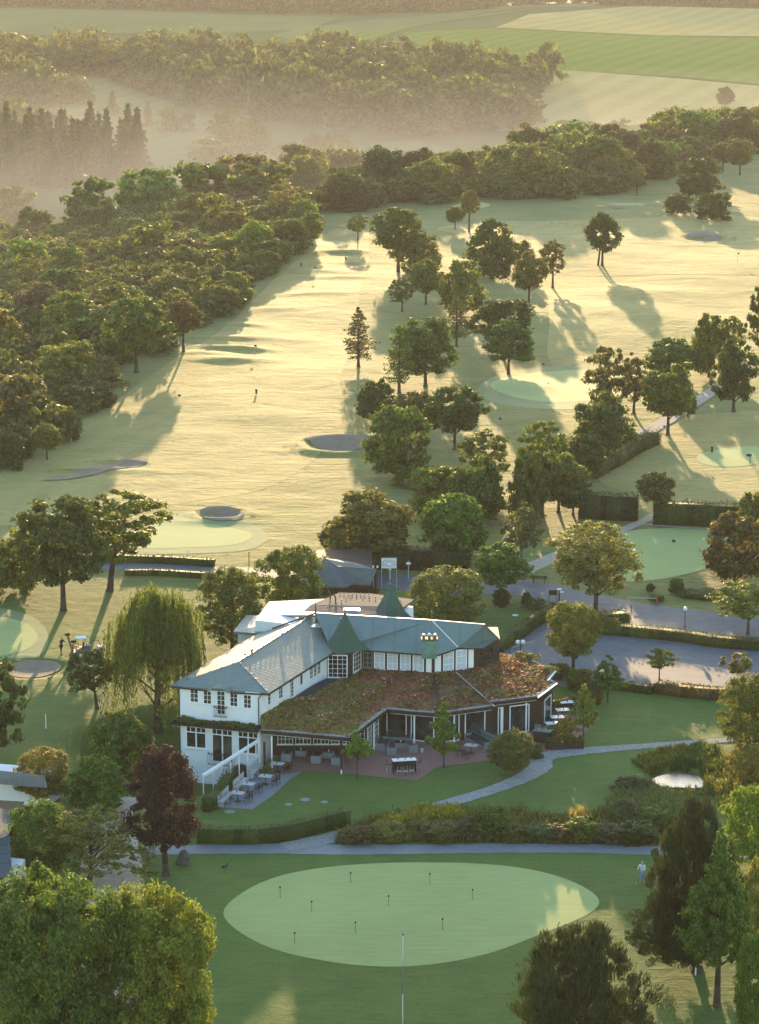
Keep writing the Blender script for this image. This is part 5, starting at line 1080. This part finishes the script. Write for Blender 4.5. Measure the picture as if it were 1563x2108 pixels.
# posts in front of the rounded shrub
for i,x in enumerate((1037,1046,1055,1065,1072)):
    o = MB().lathe([(.085,-.1),(.085,.5),(.07,.54)],(0,0,0),9).build('wooden_post', M['oldwood'] if 0 else plain('tan_wood_%d' % i, (.27,.2,.13), .8, .2, 5), None, smooth=False); o.location = at(x,1591-i*1.3); o.rotation_euler = (R((i-2)*2),0,0)
    tag(o, ['leftmost short wooden post under the rounded shrub','second short wooden post from the left under the rounded shrub','middle short wooden post under the rounded shrub','fourth short wooden post from the left under the rounded shrub','rightmost short wooden post under the rounded shrub'][i], 'post', 'short wooden posts')
# lids in the grass
def lid(px, py, w, label, mat):
    o = MB().lathe([(w/2+.05,0),(w/2+.05,.05),(w/2,.06),(w/2*.8,.065)],(0,0,0),24).build('access_cover', mat); o.location = at(px,py)+Vector((0,0,.0)); return tag(o, label, 'access cover')
lid(473,1672,.75,'pale green round cover in the lawn below the benches',M['copper']); lid(628,1647,.7,'grey round cover in the middle of the terrace lawn',M['gravel']); lid(668,1652,.5,'small grey cover, rightmost on the terrace lawn',M['gravel']); lid(594,1657,.5,'small worn cover left of the grey round cover',M['gravel']); lid(1061,1267,.6,'white round cover on the lawn behind the clubhouse',M['wpaint'])
# ---------------------------------------------------------------- course furniture
FLG = ['left of the top row','at the left end','top row, left','centre','top row, right','right end','lower right','lower middle','lower left']
def pin():
    t = empty('practice_pin', (0,0,0)); MB().tube((0,0,-.05),(0,0,.72),.014,n=5).build('pole', M['black'], t); MB().lathe([(.01,.66),(.06,.7),(.075,.75),(.05,.81),(.01,.83)],(0,0,0),9).build('marker_ball', M['black'], t); MB().lathe([(.06,.05),(.065,.06)],(0,0,-.03),10).build('hole_rim', M['black'], t); return t
for (x,y),nm in zip(((577,1848),(642,1878),(722,1818),(800,1866),(885,1820),(973,1853),(911,1914),(732,1921),(607,1943)),
   ('upper left part','left part just below the upper left one','top, left of the centre line','middle','top, right of the centre line','right part','lower right part','lower middle','lower left part')):
    put('pin', pin, at(x,y)+Vector((0,0,.05)), 0, 'black hole marker in the %s of the green' % nm, 'hole marker', 'hole markers of the putting green')
P = gp(829,2165); s = scale_at(P.y); H_ = (2165-1932)/(s*math.cos(PITCH+.2))
t = empty('flagpole', P, 0, 'tall thin white flagpole in front of the putting green', 'flagpole'); MB().path([(0,0,-.2),(0,0,H_*.5),(0,0,H_)],[.04,.033,.02],10).build('pole', M['steel'], t, smooth=True); MB().lathe([(.02,0),(.06,.04),(.06,.09),(.01,.13)],(0,0,H_),9).build('finial', M['black'], t); MB().box((.07,0,1.2),(.05,.04,.2)).build('cleat', M['steel'], t)
def stake(px, py, h, label, mat='wpaint', r=.05):
    o = MB().tube((0,0,-.1),(0,0,h),r,r*.9,8).lathe([(r*.9,h),(r*.3,h+.05)],(0,0,0),8).build('marker_post', M[mat]); o.location = gp(px,py); return tag(o, label, 'marker post')
stake(95,1500,1.3,'white marker post on the lawn at left'); stake(62,1216,.85,'short white post under the big oak'); stake(1432,2008,1.3,'white marker post beside the dark pine trunk'); stake(41,948,.7,'white post at the lower left wood edge',r=.06)
stake(147,908,.9,'white post behind the small vase shaped tree',r=.06); stake(387,1150,1.0,'thin white post beside the upper road at left'); stake(459,638,1.2,'white post at the wood edge above the mounds',r=.08); stake(513,1165,1.6,'dark post beside the upper road','black')
def flag(px, py, h, label, tilt=0):
    t = empty('flagstick', gp(px,py), 0, label, 'flagstick'); MB().tube((0,0,-.1),(0,0,h),.03,.025,6).build('pole', M['oldwood'], t); MB().add([(0,0,h),(.45,.05,h-.12),(.43,.02,h-.38),(0,0,h-.34)],[(0,1,2,3)]).add([(0,.02,h),(.45,.07,h-.12),(.43,.04,h-.38),(0,.02,h-.34)],[(3,2,1,0)]).build('flag', M['brown'], t); return t
flag(367,838,2.0,'flagstick on the sunny fairway right of the shadow'); flag(524,733,2.0,'flagstick in the shaded hollow of the mounds'); flag(647,570,2.2,'flagstick high up on the sunny fairway'); flag(1026,887,2.0,'flagstick below the large shaded green'); flag(1518,540,2.2,'flagstick near the right edge of the far fairway'); flag(1382,1145,2.0,'flagstick on the practice green above the road')
flag(1116,770,1.9,'flagstick at the upper rim of the large green')
for (x,y,lb) in ((528,812,'small dark distance marker on the sunny fairway'),(620,549,'small dark bin in the shade at the fairway crest'),(1466,932,'small dark ball washer on the right green'),(712,536,'small dark tee marker near the crest'),):
    o = MB().box((0,0,.4),(.3,.25,.6)).lathe([(.2,.7),(.2,.8),(.08,.9)],(0,0,0),8).build('course_marker', M['black']); o.location = gp(x,y); tag(o, lb, 'marker')
t = empty('tee_sign', gp(1544,955), 0, 'small dark post sign at the right edge of the course', 'sign'); MB().tube((0,0,-.1),(0,0,1.4),.05,n=6).build('post', M['black'], t); MB().box((-.15,0,1.2),(.7,.05,.35)).build('board', M['black'], t)
t = empty('notice_board', gp(1371,893), R(5), 'small white board at the foot of the full green tree', 'sign'); MB().box((0,0,.95),(.95,.04,.7)).build('board', M['wpaint'], t); MB().tube((-.4,0,-.1),(-.4,0,1.2),.03,n=6).build('leg', M['steel'], t); MB().tube((.4,0,-.1),(.4,0,1.2),.03,n=6).build('leg', M['steel'], t); MB().box((-.2,-.03,1.0),(.25,.01,.35)).box((.2,-.03,.9),(.22,.01,.2)).build('print', M['asphalt'], t)
# basketball board
t = empty('basketball_hoop', gp(801,1214), 0, 'white basketball board on a pole behind the rear spire', 'basketball hoop'); MB().box((0,0,2.95),(1.75,.05,1.25)).build('backboard', M['wpaint'], t)
ln = MB()
for (x,z,w_,h_) in ((0,3.55,1.7,.05),(0,2.36,1.7,.05),(-.85,2.95,.05,1.24),(.85,2.95,.05,1.24),(0,3.12,.7,.04),(0,2.68,.7,.04),(-.34,2.9,.04,.45),(.34,2.9,.04,.45),(0,3.3,1.1,.03),(-.55,2.95,.03,.7),(.55,2.95,.03,.7),(-.7,2.8,.3,.03),(.7,2.8,.3,.03),(-.7,3.1,.3,.03),(.7,3.1,.3,.03)): ln.box((x,-.035,z),(w_,.02,h_))
ln.build('board_lines', M['black'], t); MB().tube((.1,.25,-.2),(.1,.25,3.1),.07,n=8).bar((.1,.25,2.9),(.1,.03,2.9),.08).tube((-.82,.1,-.2),(-.82,.1,2.4),.04).tube((.82,.1,-.2),(.82,.1,2.4),.04).build('pole', M['oldwood'], t)
b = MB(); [b.tube((.1+.22*math.cos(a),-.3+.22*math.sin(a),2.7),(.1+.22*math.cos(a+.4),-.3+.22*math.sin(a+.4),2.7),.014,n=4) for a in np.arange(0,6.2,.4)]; [b.tube((.1+.22*math.cos(a),-.3+.22*math.sin(a),2.7),(.1+.12*math.cos(a+.3),-.3+.12*math.sin(a+.3),2.25),.01,n=3) for a in np.arange(0,6.2,.5)]; b.build('net', M['wpaint'], t)
def signpost(px, py, h, w_, label, side=0):
    t = empty('signpost', gp(px,py), 0, label, 'sign'); MB().tube((0,0,-.1),(0,0,h+.3),.05,n=6).build('post', M['oldwood'], t); MB().box((side,-.06,h),(w_,.04,.25)).build('sign_board', M['wpaint'], t); return t
signpost(773,1222,3.0,.65,'white finger sign on a tall post left of the basketball board'); signpost(841,1196,2.0,.5,'small white sign on a post right of the basketball board')
def bench_dark(px, py, rz, label):
    t = empty('park_bench', gp(px,py), rz, label, 'bench'); s_ = MB(); [s_.box((0,-.15+i*.13,.46),(1.75,.1,.04)) for i in range(3)]; s_.build('seat', M['brown'], t); s_ = MB(); [s_.box((0,.22+i*.03,.66+i*.16),(1.75,.04,.11)) for i in range(2)]; s_.build('backrest', M['brown'], t)
    for sx in (-.6,.6): MB().bar((sx,.15,.45),(sx,.2,0),.08).bar((sx,-.15,.45),(sx,-.2,0),.08).bar((sx,.12,.42),(sx,.28,.9),.06).build('leg', M['black'], t)
bench_dark(1110,1200,R(172),'dark wooden park bench in the sun beside the upper road')
t = empty('info_board', gp(1138,1250), R(4), 'black info board on two thin posts beside the drive', 'sign'); MB().box((0,0,1.6),(.85,.06,.55)).build('board', M['black'], t); [MB().tube((s_,0,-.1),(s_,0,1.9),.03,n=6).build('leg', M['black'], t) for s_ in (-.42,.42)]
t = empty('ticket_pillar', gp(1151,1248), 0, 'pale pillar with a cap right of the black info board', 'pillar'); MB().box((0,0,.9),(.14,.14,1.8)).build('post', M['black'], t); MB().box((0,0,1.85),(.45,.35,.1)).box((.25,0,1.55),(.4,.2,.1)).build('cap', M['wpaint'], t)
M['globe'] = plain('white_globe', (.85,.85,.85), .3, .02, 3, .5)
def lamp(px, py, h, n, label):
    t = empty('street_lamp', gp(px,py), 0, label, 'lamp'); MB().tube((0,0,-.1),(0,0,h),.05,.04,8).lathe([(.1,0),(.1,.15),(.05,.2)],(0,0,0),8).build('pole', M['black'], t)
    for sx in ((0,) if n == 1 else (-.25,.25)):
        b = MB(); b.bar((0,0,h-.08),(sx+.001,0,h),.05); b.build('arm', M['black'], t); MB().lathe([(.22*math.sin(a)+.005,-.22*math.cos(a)) for a in np.linspace(0,PI,10)],(sx,0,h+.22),14).build('globe', M['globe'], t, smooth=True)
lamp(1071,1378,2.5,2,'black lamp post with two white globes beside the sedum roof'); lamp(1410,1292,1.75,1,'black lamp post with one white globe at the car park hedge')
stake(1299,1277,1.6,'thin dark post at the bend of the upper road','black',.045); stake(1117,1246,.8,'thin dark post left of the info board','black',.03)
t = empty('road_barrier', gp(1352,1246), 0, 'low wooden rail ending in a red post beside the upper road', 'barrier'); MB().box((0,0,.45),(.16,.16,1.0)).build('post', plain('red_paint', (.30,.06,.05), .6), t); MB().tube((0,0,.75),(-2.9,.6,.65),.05).tube((-2.9,.6,-.1),(-2.9,.6,.75),.05).build('rail', M['oldwood'], t)
t = empty('handrail', gp(1075,1352), 0, 'thin pale handrail behind the two-globe lamp', 'handrail'); p0 = Vector((-1.0,0,.9)); p1 = Vector((1.4,2.6,.9)); MB().tube(p0,p1,.03,n=6).build('rail', M['steel'], t); [MB().tube((q.x,q.y,-.1),(q.x,q.y,.9),.025,n=6).build('post', M['steel'], t) for q in (p0,p0.lerp(p1,.5),p1)]
def rock(px, py, sx, sy, sz, label, mat, seed=1, name='boulder'):
    import bmesh
    bm = bmesh.new(); bmesh.ops.create_icosphere(bm, subdivisions=3, radius=1); r = random.Random(seed); o3 = [(Vector((r.uniform(-1,1),r.uniform(-1,1),r.uniform(-1,1))).normalized(), r.uniform(.62,.9)) for _ in range(9)]
    for v in bm.verts:
        for n_,d_ in o3:
            k = v.co.dot(n_)
            if k > d_: v.co -= n_*(k-d_)*.85
        v.co = Vector((v.co.x*sx,v.co.y*sy,max(-.25,v.co.z)*sz))
    me = bpy.data.meshes.new(name); bm.to_mesh(me); bm.free(); me.materials.append(mat); o = mobj(name, me); o.location = gp(px,py); return tag(o, label, 'boulder')
M['stone'] = plain('grey_stone', (.10,.10,.09), .9, .35, 3, .2, bmp=.03, dirt=(.06,.07,.04))
rock(376,1779,.62,.4,1.25,'dark standing boulder beside the lower path near the copper beech',M['stone']); rock(1158,1731,.32,.25,.35,'small pale rock at the near edge of the planted bed',M['oldwood'],3); rock(1473,1560,.25,.2,1.3,'dark upright stump at the far side of the pond',M['bark'],5,'tree_stump')
t = empty('duck', gp(463,1788), R(30), 'small dark and white duck on the grass by the lower path', 'duck')
b = MB(); b.lathe([(.02,-.26),(.09,-.18),(.13,0),(.1,.16),(.03,.24)],(0,0,0),10); b.v = [(p[2],p[1],p[0]*.9+.18) for p in b.v]; b.path([(.2,0,.22),(.26,0,.34),(.36,0,.36)],[.05,.045,.02],7); b.build('body', M['black'], t, smooth=True); b = MB(); b.lathe([(.02,-.2),(.095,-.1),(.1,.1),(.02,.2)],(0,0,0),10); b.v = [(p[2],p[1]*1.15,p[0]*.7+.17) for p in b.v]; b.build('wing', M['wpaint'], t, smooth=True)
# ---------------------------------------------------------------- people
def skin(name, pts, edges, mat, parent, sub=1):
    me = bpy.data.meshes.new(name); me.from_pydata([p[0] for p in pts], edges, []); o = mobj(name, me, parent); me.materials.append(mat)
    o.modifiers.new('skin','SKIN'); 
    for i,p in enumerate(pts):
        sv = me.skin_vertices[0].data[i]; r_ = p[1]; sv.radius = r_ if isinstance(r_, tuple) else (r_, r_); sv.use_root = (i == 0)
    m = o.modifiers.new('sub','SUBSURF'); m.levels = m.render_levels = sub; o.modifiers['skin'].use_smooth_shade = True; return o
M['skin'] = plain('skin', (.42,.26,.19), .55, .05, 6); M['hair'] = plain('brown_hair', (.05,.03,.02), .7); M['paleshirt'] = plain('pale_blue_shirt', (.48,.56,.6), .8, .06, 5); M['bluetr'] = plain('blue_trousers', (.13,.24,.36), .8); M['darkcl'] = plain('dark_work_clothes', (.02,.025,.03), .85); M['blond'] = plain('blond_hair', (.30,.2,.1), .7)
def person(loc, rz, label, shirt, trousers, hair, handL, handR, bend=0., step=.12, cap=None):
    t = empty('person', loc, rz, label, 'person'); by = -bend            # faces -Y
    hip = Vector((0,0,.92)); ch = Vector((0,by*.75,1.30)); nk = Vector((0,by,1.48)); hd = Vector((0,by*1.15,1.60)); top = Vector((0,by*1.2,1.71))
    shL = Vector((-.19,by*.9,1.41)); shR = Vector((.19,by*.9,1.41)); hL = Vector(handL); hR = Vector(handR)
    def elbow(s, h): m = (s+h)/2; return m+Vector((.06*(1 if s.x > 0 else -1),.07,-.03))
    eL, eR = elbow(shL,hL), elbow(shR,hR); kL = Vector((-.10,-.03-step/2,.50)); kR = Vector((.10,-.03+step/2,.50)); aL = Vector((-.11,-step,.09)); aR = Vector((.11,step,.09)); tL = aL+Vector((0,-.17,-.05)); tR = aR+Vector((0,-.17,-.05))
    pts = [(hip,.125),(Vector((0,by*.3,1.08)),.11),(ch,.13),(nk,.055),(hd,.09),(top,.075),(shL,.055),(eL,.042),(hL,.03),(shR,.055),(eR,.042),(hR,.03),(Vector((-.09,0,.88)),.09),(kL,.06),(aL,.042),(tL,.04),(Vector((.09,0,.88)),.09),(kR,.06),(aR,.042),(tR,.04)]
    ed = [(0,1),(1,2),(2,3),(3,4),(4,5),(2,6),(6,7),(7,8),(2,9),(9,10),(10,11),(0,12),(12,13),(13,14),(14,15),(0,16),(16,17),(17,18),(18,19)]
    for hi,h,e in ((8,hL,eL),(11,hR,eR)):                               # palm, four fingers and a thumb
        d = (h-e).normalized(); side = d.cross(Vector((0,1,0))).normalized() if abs(d.y) < .95 else Vector((1,0,0)); pm = len(pts); pts.append((h+d*.07,.026)); ed.append((hi,pm))
        for k,(off,ln_) in enumerate(((-.03,.06),(-.01,.075),(.01,.07),(.03,.055))): n = len(pts); pts += [(h+d*(.07+ln_*.6)+side*off,.009),(h+d*(.07+ln_)+side*off+Vector((0,-.02,0)),.007)]; ed += [(pm,n),(n,n+1)]
        n = len(pts); pts.append((h+d*.06+side*.055,.009)); ed.append((hi,n))
    body = skin('body', pts, ed, M['skin'], t)
    f = MB(); [f.lathe([(.002,-.012),(.012,0),(.002,.012)],(sx*.032,hd.y-.085,hd.z+.015),6) for sx in (-1,1)]; f.build('eyes', M['black'], t); MB().add([(0,hd.y-.115,hd.z-.02),(-.014,hd.y-.085,hd.z-.025),(.014,hd.y-.085,hd.z-.025),(0,hd.y-.085,hd.z+.02)],[(0,1,3),(0,3,2),(0,2,1)]).build('nose', M['skin'], t); MB().box((0,hd.y-.088,hd.z-.055),(.04,.01,.008)).build('mouth', M['brown'], t)
    g = lambda idx, ex: [(pts[i][0], pts[i][1]+ex) for i in idx]
    skin('shirt', [(hip+Vector((0,0,.03)),.14)]+g([1,2],.03)+[(nk-Vector((0,0,.05)),.07)]+g([6],.025)+[(eL,.055)]+[(hL.lerp(eL,.25),.042)]+g([9],.025)+[(eR,.055)]+[(hR.lerp(eR,.25),.042)], [(0,1),(1,2),(2,3),(2,4),(4,5),(5,6),(2,7),(7,8),(8,9)], shirt, t)
    skin('trousers', [(hip,.145)]+g([12,13],.022)+[(aL+Vector((0,0,.03)),.058)]+g([16,17],.022)+[(aR+Vector((0,0,.03)),.058)], [(0,1),(1,2),(2,3),(0,4),(4,5),(5,6)], trousers, t)
    skin('shoe', [(aL-Vector((0,-.03,.03)),.05),(tL,.048)], [(0,1)], M['black'], t); skin('shoe', [(aR-Vector((0,-.03,.03)),.05),(tR,.048)], [(0,1)], M['black'], t)
    skin('hair', [(hd+Vector((0,.035,.0)),.085),(top+Vector((0,.02,.01)),.085)], [(0,1)], hair, t); return t
pp = person(gp(1322,1818), R(-25), 'person in pale shirt and blue trousers holding a golf club by the green', M['paleshirt'], M['bluetr'], M['blond'], (-.30,-.22,.98), (.16,-.26,1.02), .05)
cl = empty('golf_club', pp.location+Vector((-.42,-.12,0)), 0, 'thin golf club in the hand of the person by the green', 'golf club'); MB().tube((.06,0,.95),(-.02,-.06,.05),.012,n=5).build('shaft', M['steel'], cl); MB().tube((.075,.01,1.06),(.05,-.01,.82),.018,n=6).build('grip', M['black'], cl); MB().box((-.03,-.1,.03),(.04,.1,.05)).build('club_head', M['steel'], cl)
person(gp(126,1346), R(60), 'person in dark work clothes working beside the mower', M['darkcl'], M['darkcl'], M['hair'], (-.22,-.42,1.12), (.20,-.45,1.15), .14, .1)
person(Vector((*un(1022,1512,0)[:2],.05)), R(-60), 'person in dark clothes carrying dishes under the terrace roof', M['darkcl'], M['darkcl'], M['blond'], (-.2,-.42,1.15), (.2,-.42,1.15), .05)
# ---------------------------------------------------------------- mower
mw = empty('greens_mower', gp(166,1352), R(20), 'greens mower with raised cutting arms and small roof beside the worker', 'mower')
MB().box((.3,0,.62),(1.3,.85,.45)).box((.65,0,.95),(.7,.75,.35)).box((-.35,0,.5),(.7,.7,.12)).build('body', plain('grey_machine_paint', (.12,.14,.15), .5), mw)
def wheel(x,y,r_,w_): 
    b = MB(); b.lathe([(r_*.6,-w_/2),(r_,-w_/2*.8),(r_,w_/2*.8),(r_*.6,w_/2)],(0,0,0),16); b.v = [(p[0]+x,p[2]+y,p[1]+r_) for p in b.v]; o = b.build('wheel', M['black'], mw); b = MB(); b.lathe([(r_*.15,-w_/2-.02),(r_*.55,-w_/2),(r_*.55,w_/2),(r_*.15,w_/2+.02)],(0,0,0),12); b.v = [(p[0]+x,p[2]+y,p[1]+r_) for p in b.v]; b.build('rim', M['oldwood'], o)
for x,y in ((-.55,-.6),(-.55,.6),(.8,-.5),(.8,.5)): wheel(x,y,.3,.26)
MB().box((.1,0,.95),(.45,.5,.12)).box((.34,0,1.2),(.1,.5,.5)).build('seat', M['black'], mw); MB().box((.1,0,1.95),(1.0,.95,.06)).build('roof', M['wpaint'], mw)
for x,y in ((-.3,-.4),(-.3,.4),(.5,-.4),(.5,.4)): MB().tube((x,y,.6),(x,y,1.93),.025,n=6).build('roof_post', M['black'], mw)
MB().tube((-.25,0,.6),(-.4,0,1.15),.03,n=6).lathe([(.17,1.15),(.19,1.17),(.17,1.19)],(-.4,0,0),12).build('steering_wheel', M['black'], mw)
for s_ in (-1,1):
    a0 = Vector((-.8,s_*.2,.7)); a1 = Vector((-1.0,s_*1.3,1.9)); m_ = MB().bar(a0,a1,.08).bar(a0+Vector((.12,0,0)),a1+Vector((.12,0,0)),.06); o = m_.build('lift_arm', M['brown'], mw); MB().box(a1+Vector((.05,s_*.05,.1)),(.5,.2,.2)).build('cutting_reel', M['black'], o)
MB().bar((-.9,-.35,.35),(-.9,.35,.35),.3,.2).build('front_reel', M['brown'], mw); b = MB(); b.path([(.9,.1,1.0),(1.3,.1,1.5),(1.8,.1,1.5),(2.1,.1,.9)],[.03]*4,6); b.build('hose', M['black'], mw); MB().box((2.0,.1,.55),(.55,.7,.7)).build('grass_box', M['oldwood'], mw)
HAZE = .00009; EXPO = 2.3
# ---------------------------------------------------------------- sky, sun, haze, view
SUN_EL = math.radians(6.3); SUN_AZ = math.radians(-0.3)     # azimuth from +Y towards +X
w = bpy.data.worlds.new("World"); S.world = w; w.use_nodes = True; nt = w.node_tree
bg = nt.nodes['Background']; sky = nt.nodes.new('ShaderNodeTexSky'); sky.sky_type = 'NISHITA'; sky.sun_disc = False
sky.sun_elevation = SUN_EL; sky.sun_rotation = SUN_AZ; sky.air_density = 1.0; sky.dust_density = 0.6; sky.ozone_density = 1.4
nt.links.new(sky.outputs[0], bg.inputs[0]); bg.inputs[1].default_value = 0.15
sl = bpy.data.lights.new('sun', 'SUN'); so = bpy.data.objects.new('sun', sl); COL.objects.link(so)
sl.energy = 2.4; sl.angle = math.radians(.5); sl.color = (1, .69, .35)
d = Vector((math.sin(SUN_AZ)*math.cos(SUN_EL), math.cos(SUN_AZ)*math.cos(SUN_EL), math.sin(SUN_EL)))
so.rotation_euler = d.to_track_quat('Z', 'Y').to_euler()
def volbox(name, lo, hi, dens, col, aniso, poly=None):
    mb = MB()
    if poly: mb.prism(poly, lo[2], hi[2])
    else: mb.box([(lo[i]+hi[i])/2 for i in range(3)], [hi[i]-lo[i] for i in range(3)])
    m, nt, out = newmat(name); v = N(nt, 'VolumePrincipled'); v.inputs['Density'].default_value = dens
    v.inputs['Color'].default_value = rgba(col); v.inputs['Anisotropy'].default_value = aniso
    nt.links.new(v.outputs[0], out.inputs['Volume']); o = mb.build(name, m); return tag(o, kind='stuff')
volbox('haze', (-3000,-60,-45), (3000,4500,74), HAZE, (.93,.83,.72), .1)
for i, (x0,y0,x1,y1,zt,dn) in enumerate(((-900,740,255,1400,-4.2,.0003),(-880,740,250,1380,-10,.0003),(-850,790,230,1300,-19,.0006))): volbox('mist', (x0,y0,-44+i*.5), (x1,y1,zt), dn, (.93,.83,.74), .1)
volbox('mist', (0,0,-41), (0,0,6), .0004, (.93,.83,.74), .1, [(-46,432),(-28,620),(-9,706),(26,784),(84,885),(190,985),(400,1125),(400,1500),(-900,1500),(-900,432)])
S.cycles.volume_bounces = 0; S.cycles.max_bounces = 7; S.cycles.transparent_max_bounces = 4; S.cycles.transmission_bounces = 3
S.cycles.diffuse_bounces = 3; S.cycles.glossy_bounces = 2; S.cycles.use_adaptive_sampling = True; S.cycles.adaptive_threshold = .02
S.view_settings.view_transform = 'Standard'; S.view_settings.look = 'None'; S.view_settings.gamma = 1; S.view_settings.use_curve_mapping = False
S.view_settings.exposure = EXPO
